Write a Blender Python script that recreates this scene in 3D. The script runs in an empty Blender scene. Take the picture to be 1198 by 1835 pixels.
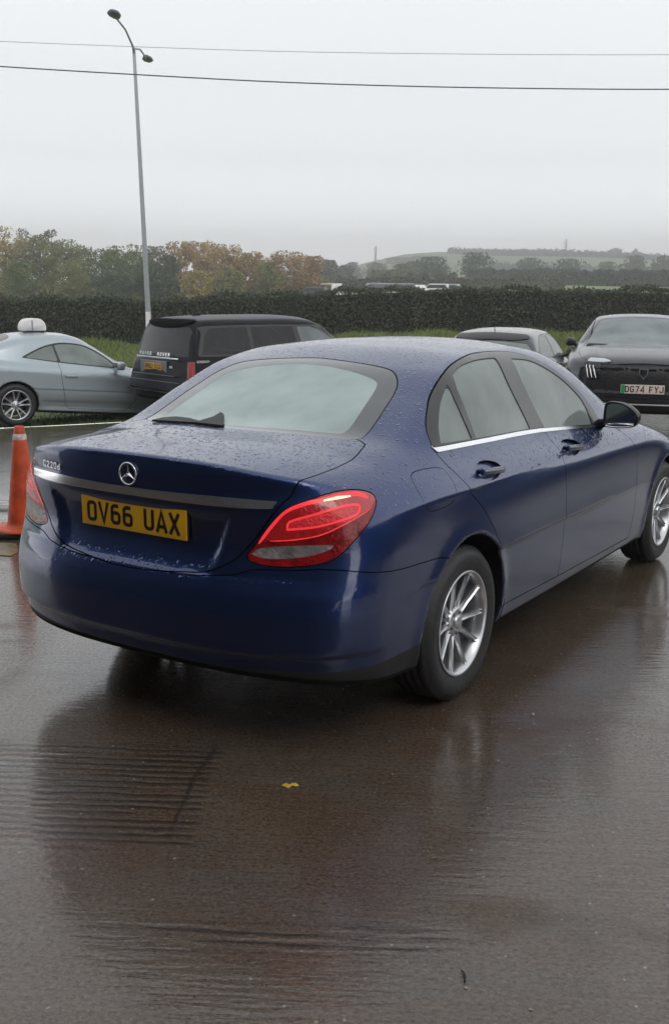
import bpy, bmesh, math, random
import numpy as np
from mathutils import Vector, Matrix
SC=bpy.context.scene; COL=SC.collection
# ---------------------------------------------------------------- camera, world, sun, exposure
CAMP=Vector((-3.696,-2.637,1.611)); YAW,PITCH,ROLL,FPX=0.574,-0.202,0.013,1855.3
_f=Vector((math.cos(YAW)*math.cos(PITCH),math.sin(YAW)*math.cos(PITCH),math.sin(PITCH)))
_r0=_f.cross(Vector((0,0,1))).normalized(); _u0=_r0.cross(_f)
_r=math.cos(ROLL)*_r0+math.sin(ROLL)*_u0; _u=-math.sin(ROLL)*_r0+math.cos(ROLL)*_u0
cd=bpy.data.cameras.new('camera'); cam=bpy.data.objects.new('camera',cd); COL.objects.link(cam); SC.camera=cam
cam.matrix_world=Matrix(((_r.x,_u.x,-_f.x,CAMP.x),(_r.y,_u.y,-_f.y,CAMP.y),(_r.z,_u.z,-_f.z,CAMP.z),(0,0,0,1)))
cd.sensor_fit='VERTICAL'; cd.sensor_height=24; cd.lens=FPX/1835*24; cd.clip_start=.05; cd.clip_end=6000
SC.view_settings.view_transform='Standard'; SC.view_settings.look='None'; SC.view_settings.exposure=.2; SC.view_settings.gamma=1
SUN_EL,SUN_AZ=math.radians(48),math.radians(205)
w=bpy.data.worlds.new('World'); SC.world=w; w.use_nodes=True
nt=w.node_tree; nt.nodes.clear()
out=nt.nodes.new('ShaderNodeOutputWorld'); bg=nt.nodes.new('ShaderNodeBackground'); sky=nt.nodes.new('ShaderNodeTexSky')
sky.sky_type='NISHITA'; sky.sun_disc=False; sky.sun_elevation=SUN_EL; sky.sun_rotation=SUN_AZ; sky.dust_density=4
bg.inputs['Strength'].default_value=.1
mx=nt.nodes.new('ShaderNodeMix'); mx.data_type='RGBA'; mx.inputs['Factor'].default_value=.94
tc=nt.nodes.new('ShaderNodeTexCoord'); nz=nt.nodes.new('ShaderNodeTexNoise'); nz.inputs['Scale'].default_value=1.8; nz.inputs['Detail'].default_value=3
sep=nt.nodes.new('ShaderNodeSeparateXYZ'); ramp=nt.nodes.new('ShaderNodeValToRGB')
ramp.color_ramp.elements[0].position=0; ramp.color_ramp.elements[0].color=(1.25,1.25,1.27,1)
ramp.color_ramp.elements[1].position=1; ramp.color_ramp.elements[1].color=(.46,.474,.484,1)
for _p,_c in ((.06,.98),(.125,.62),(.19,.53),(.26,.525),(.5,.47)):
    _e=ramp.color_ramp.elements.new(_p); _e.color=(_c*.985,_c*1.01,_c*1.03,1)
sc_=nt.nodes.new('ShaderNodeMix'); sc_.data_type='RGBA'; sc_.blend_type='MULTIPLY'; sc_.inputs['Factor'].default_value=1
mr=nt.nodes.new('ShaderNodeMapRange'); mr.inputs['To Min'].default_value=17.6; mr.inputs['To Max'].default_value=19.2
nt.links.new(tc.outputs['Generated'],nz.inputs['Vector']); nt.links.new(tc.outputs['Generated'],sep.inputs[0])
nt.links.new(sep.outputs['Z'],ramp.inputs[0]); nt.links.new(nz.outputs['Fac'],mr.inputs['Value'])
nt.links.new(ramp.outputs[0],sc_.inputs[6]); nt.links.new(mr.outputs[0],sc_.inputs[7])
nt.links.new(sky.outputs[0],mx.inputs[6]); nt.links.new(sc_.outputs[2],mx.inputs[7])
nt.links.new(mx.outputs[2],bg.inputs['Color']); nt.links.new(bg.outputs[0],out.inputs[0])
sl=bpy.data.lights.new('sun','SUN'); sl.energy=.5; sl.angle=math.radians(25); sl.color=(1,.97,.93)
so=bpy.data.objects.new('sun',sl); COL.objects.link(so); so.location=(0,0,40)
so.rotation_euler=Vector((math.cos(SUN_EL)*math.sin(SUN_AZ),math.cos(SUN_EL)*math.cos(SUN_AZ),math.sin(SUN_EL))).to_track_quat('Z','Y').to_euler()
random.seed(7); RNG=np.random.default_rng(11)
FW=Vector((math.cos(YAW),math.sin(YAW),0)); RT=Vector((math.sin(YAW),-math.cos(YAW),0))
def place(s,l,z=0):                       # s metres ahead of the viewer, l metres to the right
    p=CAMP+FW*s+RT*l; return Vector((p.x,p.y,z))
def bearing(u,v,s):                       # point at distance s ahead on the line of sight of photo pixel u,v
    d=_f+(u-599)/FPX*_r-(v-917.5)/FPX*_u; t=s/(d.x*FW.x+d.y*FW.y); return CAMP+d*t
# ---------------------------------------------------------------- objects, naming, meshes
def tag(o,label=None,cat=None,group=None,kind=None):
    if label: o['label']=label
    if cat: o['category']=cat
    if group: o['group']=group
    if kind: o['kind']=kind
    return o
def thing(name,label,cat,loc=(0,0,0),rz=0,group=None,scale=1,rx=0,ry=0):
    o=bpy.data.objects.new(name,None); COL.objects.link(o); o.location=loc; o.rotation_euler=(rx,ry,rz); o.scale=(scale,)*3
    o.empty_display_size=.2
    return tag(o,label,cat,group)
def link(name,me,mat=None,parent=None,loc=None):
    o=bpy.data.objects.new(name,me); COL.objects.link(o)
    if mat is not None and not me.materials: me.materials.append(mat)
    if parent is not None: o.parent=parent
    if loc is not None: o.location=loc
    return o
def mesh_np(name,V,F,N=None,smooth=True):
    """V (n,3), F (m,3|4) numpy -> mesh"""
    F=np.asarray(F); k=F.shape[1]; used=np.unique(F); mp=np.zeros(len(V),int); mp[used]=np.arange(len(used)); V=np.asarray(V)[used]; F=mp[F]
    me=bpy.data.meshes.new(name); me.vertices.add(len(V)); me.vertices.foreach_set('co',V.astype(np.float32).ravel())
    me.loops.add(F.size); me.loops.foreach_set('vertex_index',F.astype(np.int32).ravel())
    me.polygons.add(len(F)); me.polygons.foreach_set('loop_start',np.arange(0,F.size,k,dtype=np.int32)); 
    me.polygons.foreach_set('use_smooth',np.full(len(F),smooth))
    me.update(calc_edges=True); me.validate()
    if N is not None: me.normals_split_custom_set_from_vertices(N[used])
    return me
class MB:
    def __init__(s): s.v=[]; s.f=[]; s.n=0; s.sm=[]
    def add(s,V,F,smooth=False):
        s.v+= [tuple(p) for p in V]; s.f+=[tuple(i+s.n for i in q) for q in F]; s.sm+=[smooth]*len(F); s.n=len(s.v); return s
    def box(s,c,h,R=None,b=0.0):
        """box centre c half sizes h, optional bevel b (chamfered edges)"""
        R=R or Matrix.Identity(3); c=Vector(c); hx,hy,hz=h
        if b<=0:
            P=[c+R@Vector((x*hx,y*hy,z*hz)) for x in(-1,1) for y in(-1,1) for z in(-1,1)]
            return s.add(P,[(0,1,3,2),(4,6,7,5),(0,4,5,1),(2,3,7,6),(0,2,6,4),(1,5,7,3)])
        b=min(b,hx*.95,hy*.95,hz*.95); bm=bmesh.new(); bmesh.ops.create_cube(bm,size=2)
        for v in bm.verts: v.co=Vector((v.co.x*hx,v.co.y*hy,v.co.z*hz))
        bmesh.ops.bevel(bm,geom=bm.edges[:]+bm.verts[:],offset=b,segments=3,profile=.6,affect='EDGES')
        bm.verts.index_update(); P=[c+R@v.co for v in bm.verts]; F=[[v.index for v in f.verts] for f in bm.faces]; bm.free()
        return s.add(P,F,True)
    def tube(s,pts,r,n=8,cap=True,smooth=True):
        pts=[Vector(p) for p in pts]; rr=r if hasattr(r,'__len__') else [r]*len(pts); V=[]; up=None
        for i,p in enumerate(pts):
            t=(pts[min(i+1,len(pts)-1)]-pts[max(i-1,0)]).normalized()
            if up is None: up=Vector((0,0,1)) if abs(t.z)<.9 else Vector((1,0,0))
            a=t.cross(up).normalized(); b=a.cross(t); up=b
            V+=[p+rr[i]*(math.cos(2*math.pi*k/n)*a+math.sin(2*math.pi*k/n)*b) for k in range(n)]
        F=[(i*n+k,i*n+(k+1)%n,(i+1)*n+(k+1)%n,(i+1)*n+k) for i in range(len(pts)-1) for k in range(n)]
        if cap: F+=[tuple(range(n))[::-1],tuple((len(pts)-1)*n+k for k in range(n))]
        return s.add(V,F,smooth)
    def lathe(s,prof,n=48,c=(0,0,0),axis='Y',smooth=True,close=False):
        """prof list of (radius, along-axis)"""
        V=[];c=Vector(c)
        for r,a in prof:
            for k in range(n):
                t=2*math.pi*k/n
                if axis=='Y': V.append(c+Vector((r*math.cos(t),a,r*math.sin(t))))
                else: V.append(c+Vector((r*math.cos(t),r*math.sin(t),a)))
        m=len(prof); F=[]
        for i in range(m if close else m-1):
            j=(i+1)%m
            for k in range(n): F.append((i*n+k,i*n+(k+1)%n,j*n+(k+1)%n,j*n+k))
        return s.add(V,F,smooth)
    def prism(s,poly,h,M):
        """poly 2D list extruded 0..h along local z, M 4x4"""
        n=len(poly); V=[M@Vector((x,y,0)) for x,y in poly]+[M@Vector((x,y,h)) for x,y in poly]
        F=[tuple(range(n))[::-1],tuple(range(n,2*n))]+[(i,(i+1)%n,n+(i+1)%n,n+i) for i in range(n)]
        return s.add(V,F)
    def mesh(s,name='m'):
        me=bpy.data.meshes.new(name); me.from_pydata([tuple(v) for v in s.v],[],s.f); me.update()
        me.polygons.foreach_set('use_smooth',s.sm); 
        bm=bmesh.new(); bm.from_mesh(me); bmesh.ops.recalc_face_normals(bm,faces=bm.faces[:]); bm.to_mesh(me); bm.free()
        return me
    def build(s,name,mat,parent=None,loc=None): return link(name,s.mesh(name),mat,parent,loc)
def copy_tree(o,parent=None):
    c=o.copy(); COL.objects.link(c); c.parent=parent
    for ch in list(o.children): copy_tree(ch,c)
    return c
# ---------------------------------------------------------------- materials
def mat(name,base=(.5,.5,.5),rough=.5,metal=0,coat=0,coat_r=.03,emit=None,es=0,spec=.5,noise=0,nscale=30,bump=0,bscale=80,trans=0,ior=1.5,back=None):
    m=bpy.data.materials.new(name); m.use_nodes=True; t=m.node_tree; p=t.nodes['Principled BSDF']; I=p.inputs
    I['Base Color'].default_value=(*base,1); I['Roughness'].default_value=rough; I['Metallic'].default_value=metal
    I['Coat Weight'].default_value=coat; I['Coat Roughness'].default_value=coat_r; I['Specular IOR Level'].default_value=spec
    I['Transmission Weight'].default_value=trans; I['IOR'].default_value=ior
    if emit: I['Emission Color'].default_value=(*emit,1); I['Emission Strength'].default_value=es
    tc=t.nodes.new('ShaderNodeTexCoord')
    if noise:
        n=t.nodes.new('ShaderNodeTexNoise'); n.inputs['Scale'].default_value=nscale; n.inputs['Detail'].default_value=5
        r=t.nodes.new('ShaderNodeMapRange'); r.inputs['From Min'].default_value=.25; r.inputs['From Max'].default_value=.75; r.inputs['To Min'].default_value=1-noise; r.inputs['To Max'].default_value=1+noise
        x=t.nodes.new('ShaderNodeMix'); x.data_type='RGBA'; x.blend_type='MULTIPLY'; x.inputs['Factor'].default_value=1; x.inputs[6].default_value=(*base,1)
        t.links.new(tc.outputs['Object'],n.inputs['Vector']); t.links.new(n.outputs['Fac'],r.inputs['Value']); t.links.new(r.outputs[0],x.inputs[7]); t.links.new(x.outputs[2],I['Base Color'])
    if bump:
        n=t.nodes.new('ShaderNodeTexNoise'); n.inputs['Scale'].default_value=bscale; n.inputs['Detail'].default_value=4
        b=t.nodes.new('ShaderNodeBump'); b.inputs['Strength'].default_value=bump; b.inputs['Distance'].default_value=.01
        t.links.new(tc.outputs['Object'],n.inputs['Vector']); t.links.new(n.outputs['Fac'],b.inputs['Height']); t.links.new(b.outputs[0],I['Normal'])
    return m
def paint(name,base,metal=.5,rough=.35,drops=.6,spec=.5,inner=(.05,.05,.055),coat=1.0):
    """wet car paint: metallic base, clear coat, rain beads that sit on the upward faces, dark lining on the inside"""
    m=mat(name,base,rough,metal,coat,.04,spec=spec); m.node_tree.nodes['Principled BSDF'].inputs['Coat IOR'].default_value=1.60; t=m.node_tree; p=t.nodes['Principled BSDF']; L=t.links; N=t.nodes.new
    tc=N('ShaderNodeTexCoord'); geo=N('ShaderNodeNewGeometry'); sp=N('ShaderNodeSeparateXYZ'); L.new(geo.outputs['Normal'],sp.inputs[0])
    up=N('ShaderNodeMapRange'); up.inputs['From Min'].default_value=.35; up.inputs['From Max'].default_value=.92; up.inputs['To Min'].default_value=.03; L.new(sp.outputs['Z'],up.inputs['Value'])
    wn=N('ShaderNodeTexNoise'); wn.inputs['Scale'].default_value=35; wn.inputs['Detail'].default_value=2; L.new(tc.outputs['Object'],wn.inputs['Vector'])
    ad=N('ShaderNodeMix'); ad.data_type='RGBA'; ad.inputs['Factor'].default_value=.025; L.new(tc.outputs['Object'],ad.inputs[6]); L.new(wn.outputs['Color'],ad.inputs[7])
    hs=None
    for sc,th,amp in ((80,.42,1.1),(33,.30,2.2)):
        v=N('ShaderNodeTexVoronoi'); v.inputs['Scale'].default_value=sc; v.inputs['Randomness'].default_value=1; L.new(ad.outputs[2],v.inputs['Vector'])
        r=N('ShaderNodeMapRange'); r.interpolation_type='SMOOTHSTEP'; r.inputs['From Min'].default_value=th; r.inputs['From Max'].default_value=.0; L.new(v.outputs['Distance'],r.inputs['Value'])
        # only some cells carry a bead
        sc_=N('ShaderNodeSeparateColor'); L.new(v.outputs['Color'],sc_.inputs[0])
        g=N('ShaderNodeMath'); g.operation='GREATER_THAN'; g.inputs[1].default_value=.35 if sc>60 else .62; L.new(sc_.outputs[0],g.inputs[0])
        k=N('ShaderNodeMath'); k.operation='MULTIPLY'; L.new(r.outputs[0],k.inputs[0]); L.new(g.outputs[0],k.inputs[1])
        k2=N('ShaderNodeMath'); k2.operation='MULTIPLY'; L.new(k.outputs[0],k2.inputs[0]); k2.inputs[1].default_value=amp
        if hs is None: hs=k2
        else:
            a=N('ShaderNodeMath'); a.operation='ADD'; L.new(hs.outputs[0],a.inputs[0]); L.new(k2.outputs[0],a.inputs[1]); hs=a
    hm=N('ShaderNodeMath'); hm.operation='MULTIPLY'; L.new(hs.outputs[0],hm.inputs[0]); L.new(up.outputs[0],hm.inputs[1])
    b=N('ShaderNodeBump'); b.inputs['Strength'].default_value=drops; b.inputs['Distance'].default_value=.004; L.new(hm.outputs[0],b.inputs['Height'])
    L.new(b.outputs[0],p.inputs['Coat Normal']); L.new(b.outputs[0],p.inputs['Normal'])
    # dirt film low on the panels makes the coat duller
    dn=N('ShaderNodeTexNoise'); dn.inputs['Scale'].default_value=6; dn.inputs['Detail'].default_value=6; L.new(tc.outputs['Object'],dn.inputs['Vector'])
    dr=N('ShaderNodeMapRange'); dr.inputs['From Min'].default_value=.3; dr.inputs['From Max'].default_value=.7; dr.inputs['To Min'].default_value=.03; dr.inputs['To Max'].default_value=.11; L.new(dn.outputs['Fac'],dr.inputs['Value']); L.new(dr.outputs[0],p.inputs['Coat Roughness'])
    inn=N('ShaderNodeBsdfDiffuse'); inn.inputs['Color'].default_value=(*inner,1)
    mx=N('ShaderNodeMixShader'); L.new(geo.outputs['Backfacing'],mx.inputs[0]); L.new(p.outputs[0],mx.inputs[1]); L.new(inn.outputs[0],mx.inputs[2])
    L.new(mx.outputs[0],t.nodes['Material Output'].inputs[0])
    return m
def glass(name,tint=(.5,.58,.56),fog=.3,fogc=(.5,.56,.55),rough=.02,wet=.15):
    m=bpy.data.materials.new(name); m.use_nodes=True; t=m.node_tree; t.nodes.clear(); N=t.nodes.new; L=t.links
    o=N('ShaderNodeOutputMaterial'); tr=N('ShaderNodeBsdfTransparent'); tr.inputs[0].default_value=(*tint,1)
    df=N('ShaderNodeBsdfDiffuse'); df.inputs[0].default_value=(*fogc,1); gl=N('ShaderNodeBsdfGlossy'); gl.inputs['Roughness'].default_value=rough
    tc=N('ShaderNodeTexCoord'); n=N('ShaderNodeTexNoise'); n.inputs['Scale'].default_value=3; n.inputs['Detail'].default_value=4; L.new(tc.outputs['Object'],n.inputs['Vector'])
    r=N('ShaderNodeMapRange'); r.inputs['From Min'].default_value=.3; r.inputs['From Max'].default_value=.7; r.inputs['To Min'].default_value=fog*.75; r.inputs['To Max'].default_value=min(1,fog*1.25); L.new(n.outputs['Fac'],r.inputs['Value'])
    m1=N('ShaderNodeMixShader'); L.new(r.outputs[0],m1.inputs[0]); L.new(tr.outputs[0],m1.inputs[1]); L.new(df.outputs[0],m1.inputs[2])
    v=N('ShaderNodeTexVoronoi'); v.inputs['Scale'].default_value=110; L.new(tc.outputs['Object'],v.inputs['Vector'])
    vr=N('ShaderNodeMapRange'); vr.inputs['From Min'].default_value=.3; vr.inputs['From Max'].default_value=0; L.new(v.outputs['Distance'],vr.inputs['Value'])
    b=N('ShaderNodeBump'); b.inputs['Strength'].default_value=wet; b.inputs['Distance'].default_value=.003; L.new(vr.outputs[0],b.inputs['Height'])
    fr=N('ShaderNodeFresnel'); fr.inputs['IOR'].default_value=1.55; L.new(b.outputs[0],fr.inputs['Normal']); L.new(b.outputs[0],gl.inputs['Normal'])
    m2=N('ShaderNodeMixShader'); L.new(fr.outputs[0],m2.inputs[0]); L.new(m1.outputs[0],m2.inputs[1]); L.new(gl.outputs[0],m2.inputs[2]); L.new(m2.outputs[0],o.inputs[0])
    return m
M=dict(
 blue=paint('blue_paint',(.010,.030,.125),.85,.40,1.0), black=paint('black_paint',(.004,.005,.009),.2,.38,.35,coat=.10,spec=.15), silver=paint('silver_paint',(.34,.395,.43),.55,.35,.3),
 grey=paint('grey_paint',(.035,.04,.052),.4,.35,.35), navy=paint('navy_paint',(.012,.013,.022),.3,.35,.4,coat=.8),
 glass=glass('misted_glass',(.46,.55,.52),.42,(.47,.55,.53)), rglass=glass('misted_rear_glass',(.48,.59,.57),.56,(.62,.77,.745)), dglass=glass('dark_glass',(.05,.055,.065),.04,(.10,.11,.13)), pglass=glass('pale_glass',(.35,.42,.42),.45,(.34,.40,.41)),
 chrome=mat('chrome',(.88,.89,.91),.20,1), alu=mat('alloy_silver',(.60,.61,.63),.28,.9,.3,.1,noise=.08,nscale=20), rubber=mat('tyre_rubber',(.022,.022,.024),.55,bump=.3,bscale=60), trim=mat('gloss_black_trim',(.012,.013,.016),.25,coat=.3),
 plastic=mat('black_plastic',(.012,.012,.013),.55,bump=.2,bscale=300), gap=mat('seam_black',(.004,.004,.004),.9,spec=.1), under=mat('underbody',(.01,.01,.01),.9,spec=.2),
 cloth=mat('seat_fabric',(.20,.20,.19),.85,noise=.2), disc=mat('brake_disc',(.12,.11,.11),.45,.8,noise=.3,nscale=40),
 lens=mat('red_lens',(.26,.005,.008),.16,coat=.35,noise=.45,nscale=28,bump=.5,bscale=45), redglow=mat('lit_red_strip',(.6,.02,.03),.3,emit=(1,.05,.06),es=.60), redmid=mat('red_reflector',(.42,.012,.02),.25,coat=1,emit=(1,.02,.03),es=.20,noise=.5,nscale=70,bump=1,bscale=90), amber=mat('lit_lamp_element',(.9,.5,.4),.3,emit=(1,.55,.30),es=1.3),
 rev=mat('clear_lens',(.22,.195,.195),.2,coat=.5,noise=.5,nscale=22,bump=.8,bscale=50), yplate=mat('yellow_plate',(.72,.38,.012),.4,noise=.08,nscale=12), wplate=mat('white_plate',(.72,.70,.66),.4), ink=mat('plate_black',(.008,.008,.008),.4), green=mat('plate_green',(.02,.30,.10),.4),
 redup=mat('upper_red_lens',(.36,.008,.012),.14,coat=1,emit=(1,.02,.03),es=.07,noise=.4,nscale=40,bump=.6,bscale=60), mirror=mat('mirror_glass',(.30,.32,.33),.10,1), white=mat('white_plastic',(.72,.70,.70),.4,noise=.05), lamp=mat('headlamp_lens',(.50,.52,.56),.12,coat=1), drl=mat('lit_running_light',(.9,.9,.9),.3,emit=(1,.98,.95),es=.30), glow=mat('lit_plate_lamp',(.9,.6,.4),.3,emit=(1,.6,.3),es=1.6),
)
# ---------------------------------------------------------------- plate characters as stroked lines on a 50 x 79 grid
def arc(cx,cy,rx,ry,a0,a1,n=6): return [(cx+rx*math.cos(math.radians(a0+(a1-a0)*i/n)),cy+ry*math.sin(math.radians(a0+(a1-a0)*i/n))) for i in range(n+1)]
GL={'O':[arc(38,67,12,12,0,90)[:0]+[(7,19)]+arc(19,19,12,12,180,270)+arc(31,19,12,12,270,360)+arc(31,60,12,12,0,90)+arc(19,60,12,12,90,180)+[(7,19)]],
 'V':[[(3,79),(25,4),(47,79)]],'U':[[(7,79)]+arc(20,20,13,13,180,270)+arc(30,20,13,13,270,360)+[(43,79)]],'A':[[(3,0),(25,75),(47,0)],[(10,22),(40,22)]],'X':[[(4,0),(46,79)],[(46,0),(4,79)]],
 '6':[[(40,72)]+arc(25,58,18,14,70,180)+[(7,40)]+arc(20,20,13,13,180,270)+arc(30,20,13,13,270,360)+arc(30,34,13,11,0,90)+arc(20,34,13,11,90,160)],
 'D':[[(7,7),(7,72),(25,72)]+arc(28,57,15,15,90,0)+arc(28,22,15,15,0,-90)+[(7,7)]],'G':[[(43,58)]+arc(30,59,13,13,0,90)+arc(20,59,13,13,90,180)+arc(20,20,13,13,180,270)+arc(30,20,13,13,270,360)+[(43,36),(27,36)]],
 '7':[[(4,72),(44,72),(18,0)]],'4':[[(38,0),(38,76),(6,22),(48,22)]],'F':[[(7,0),(7,72),(45,72)],[(7,38),(38,38)]],'J':[[(43,79)]+arc(30,20,13,13,0,-90)+arc(20,20,13,13,270,180)+[(7,28)]],
 'C':[[(43,58)]+arc(30,59,13,13,0,90)+arc(20,59,13,13,90,180)+arc(20,20,13,13,180,270)+arc(30,20,13,13,270,360)],'2':[[(7,56)]+arc(25,57,17,15,170,-20,8)+[(7,7),(45,7)]],'0':[[(7,19)]+arc(19,19,12,12,180,270)+arc(31,19,12,12,270,360)+arc(31,60,12,12,0,90)+arc(19,60,12,12,90,180)+[(7,19)]],
 'd':[[(40,79),(40,7)],[(40,15)]+arc(24,22,15,15,-40,-180)+arc(24,30,15,15,180,40)],'R':[[(7,0),(7,72),(28,72)]+arc(30,56,13,16,90,-90)+[(7,40)],[(26,40),(44,0)]],'N':[[(7,0),(7,76),(43,3),(43,79)]],'E':[[(45,7),(7,7),(7,72),(45,72)],[(7,40),(38,40)]],'M':[[(5,0),(5,75),(25,30),(45,75),(45,0)]],
 'K':[[(7,0),(7,79)],[(44,79),(9,38)],[(18,46),(45,0)]],'8':[arc(25,57,15,15,-90,270,12),arc(25,23,18,16,90,450,12)],'3':[arc(24,57,16,15,150,-90,8)+arc(24,23,18,16,90,-150,8)],'1':[[(14,62),(27,74),(27,0)]],'L':[[(7,79),(7,7),(44,7)]],'T':[[(25,0),(25,72)],[(3,72),(47,72)]],'P':[[(7,0),(7,72),(28,72)]+arc(30,55,13,17,90,-90)+[(7,38)]],'Y':[[(3,79),(25,38),(47,79)],[(25,34),(25,0)]],'W':[[(2,79),(14,4),(25,60),(36,4),(48,79)]],'S':[arc(25,57,16,15,20,270,8)+arc(25,23,17,16,90,-160,8)],'B':[[(7,7),(7,72),(28,72)]+arc(28,57,13,15,90,-90)+arc(28,24,15,17,90,-90)+[(7,7)]],
}
def text_mesh(txt,h,wchar,gap,stroke,thick,M4,space=None):
    """stroked text centred on M4 (x right, y up, z out)"""
    sx,sy=wchar/50,h/79; space=wchar*.66 if space is None else space
    ws=[wchar if c!=' ' else space for c in txt]; W=sum(ws)+gap*(len(txt)-1); x=-W/2; mb=MB()
    for c,wd in zip(txt,ws):
        for li,pl in enumerate(GL.get(c,[])):
            P=[Vector((x+px*sx,(py-39.5)*sy)) for px,py in pl]
            Q=[P[0]]
            for q in P[1:]:
                if (q-Q[-1]).length>1e-5: Q.append(q)
            P=Q; closed=(P[0]-P[-1]).length<1e-5
            if closed: P=P[:-1]
            n=len(P); Lp=[];Rp=[]; hw=stroke/2
            for i in range(n):
                a=P[i-1] if (i>0 or closed) else None; b=P[(i+1)%n] if (i<n-1 or closed) else None
                d1=(P[i]-a).normalized() if a is not None else None; d2=(b-P[i]).normalized() if b is not None else None
                if d1 is None: d1=d2
                if d2 is None: d2=d1
                nn=Vector((-(d1+d2).y,(d1+d2).x)); nn.normalize(); k=1/max(.45,nn.dot(Vector((-d1.y,d1.x))))
                Lp.append(P[i]+nn*hw*k); Rp.append(P[i]-nn*hw*k)
            z=thick+li*.0004; V=[]
            for zz in (z,0): V+=[M4@Vector((p.x,p.y,zz)) for p in Lp]+[M4@Vector((p.x,p.y,zz)) for p in Rp]
            F=[]
            for i in range(n if closed else n-1):
                j=(i+1)%n; F+=[(i,n+i,n+j,j),(2*n+i,i,j,2*n+j),(n+i,3*n+i,3*n+j,n+j)]
            if not closed: F+=[(0,2*n,3*n,n),(n-1,2*n-1,4*n-1,3*n-1)]
            mb.add(V,F)
        x+=wd+gap
    return mb
def frame4(o,xr,yu):
    xr=Vector(xr).normalized(); yu=Vector(yu); z=xr.cross(yu).normalized(); y=z.cross(xr)
    return Matrix(((xr.x,y.x,z.x,o[0]),(xr.y,y.y,z.y,o[1]),(xr.z,y.z,z.z,o[2]),(0,0,0,1)))
# ---------------------------------------------------------------- curves and implicit car bodies
def curve(pts):
    P=np.array(sorted(pts),float); X,Y=P[:,0],P[:,1]
    d=np.diff(Y)/np.diff(X); m=np.empty(len(X)); m[0]=d[0]; m[-1]=d[-1]
    for i in range(1,len(X)-1):
        if d[i-1]*d[i]<=0: m[i]=0.0
        else:
            w1=2*(X[i+1]-X[i])+(X[i]-X[i-1]); w2=(X[i+1]-X[i])+2*(X[i]-X[i-1])
            m[i]=(w1+w2)/(w1/d[i-1]+w2/d[i])
    def f(x):
        x=np.asarray(x,float); i=np.clip(np.searchsorted(X,x)-1,0,len(X)-2)
        h=X[i+1]-X[i]; t=(x-X[i])/h; tc=np.clip(t,0,1); t2=tc*tc; t3=t2*tc
        y=(2*t3-3*t2+1)*Y[i]+(t3-2*t2+tc)*h*m[i]+(-2*t3+3*t2)*Y[i+1]+(t3-t2)*h*m[i+1]
        return y+np.where(t<0,t*h*m[0],0)+np.where(t>1,(t-1)*h*m[-1],0)
    # bake to a fine table: much faster on millions of points
    a,b=X[0]-1.5,X[-1]+1.5; tx=np.linspace(a,b,6001); ty=f(tx); inv=6000/(b-a)
    def g(x):
        s=(np.clip(x,a,b)-a)*inv; j=np.minimum(s.astype(int),5999); r=s-j
        return ty[j]*(1-r)+ty[j+1]*r
    return g
def smax(a,b,k):
    h=np.maximum(k-np.abs(a-b),0)/k
    return np.maximum(a,b)+h*h*k*0.25
def smin(a,b,k): return -smax(-a,-b,k)
def sstep(a,b,x):
    t=np.clip((x-a)/(b-a),0,1); return t*t*(3-2*t)
class Body:
    def __init__(s,**k):
        s.lip,s.liz=0,1.05; s.__dict__.update(k)
        for n in ('top','side','plan','rear','front','gh','ghside','ghplan','bottom','fcrown','gcrown'):
            setattr(s,'_'+n,curve(getattr(s,n)))
    def __call__(s,P):
        x,Y,z=P[...,0],np.abs(P[...,1]),P[...,2]
        side=(Y-s._side(z)*s._plan(x))
        if s.detail_side: side=side+s.detail_side(x,Y,z)
        top=z-s._top(x)+s._fcrown(x)*(Y/.85)**s.cp
        if s.detail_top: top=top+s.detail_top(x,Y,z)
        ya=np.minimum(Y/.9,1.15)
        rear=(s._rear(z)+s.rc[0]*ya**s.rc[1])-x
        if s.detail_rear: rear=rear+s.detail_rear(x,Y,z)
        front=x-(s._front(z)-s.fc[0]*ya**s.fc[1])
        if s.detail_front: front=front+s.detail_front(x,Y,z)
        L=smax(side,top*.95,s.ks); L=smax(L,rear*.9,s.kr-(s.kr-.022)*s.lip*sstep(s.liz-.12,s.liz-.02,z)); L=smax(L,front*.85,s.kf)
        L=smax(L,s._bottom(x)-z,.04)
        xe=x-s.gr*Y*Y*(1-sstep(s.xm-.5,s.xm+.5,x))+s.gf*Y*Y*sstep(s.xm-.5,s.xm+.5,x)
        gt=(z-s._gh(xe)+s._gcrown(x)*(Y/.6)**2.4)*.85
        gs=(Y-s._ghside(z)*s._ghplan(x))*.9
        G=smax(gt,gs,s.kg); G=np.maximum(G,.6-z)
        f=smin(L,G,s.kb)
        if s.detail_all: f=s.detail_all(f,x,Y,z)
        for xw,zw,R in s.arches:
            A=np.maximum(np.hypot(x-xw,z-zw)-R,s.archy-Y)
            f=smax(f,-A,.012)
        return f
def grad(f,P,e=1e-3):
    G=np.empty_like(P)
    for i in range(3):
        d=np.zeros(3); d[i]=e
        G[...,i]=(f(P+d)-f(P-d))/(2*e)
    return G
def newton(f,P,n=3,lock=None):
    P=P.copy()
    for _ in range(n):
        G=grad(f,P); v=f(P); g2=(G**2).sum(-1)+1e-9
        st=(v/g2)[:,None]*G; L=np.linalg.norm(st,axis=1,keepdims=True); st*=np.minimum(1,.02/np.maximum(L,1e-9))
        if lock is not None: st[lock,1]=0
        P-=st
    return P
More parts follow.
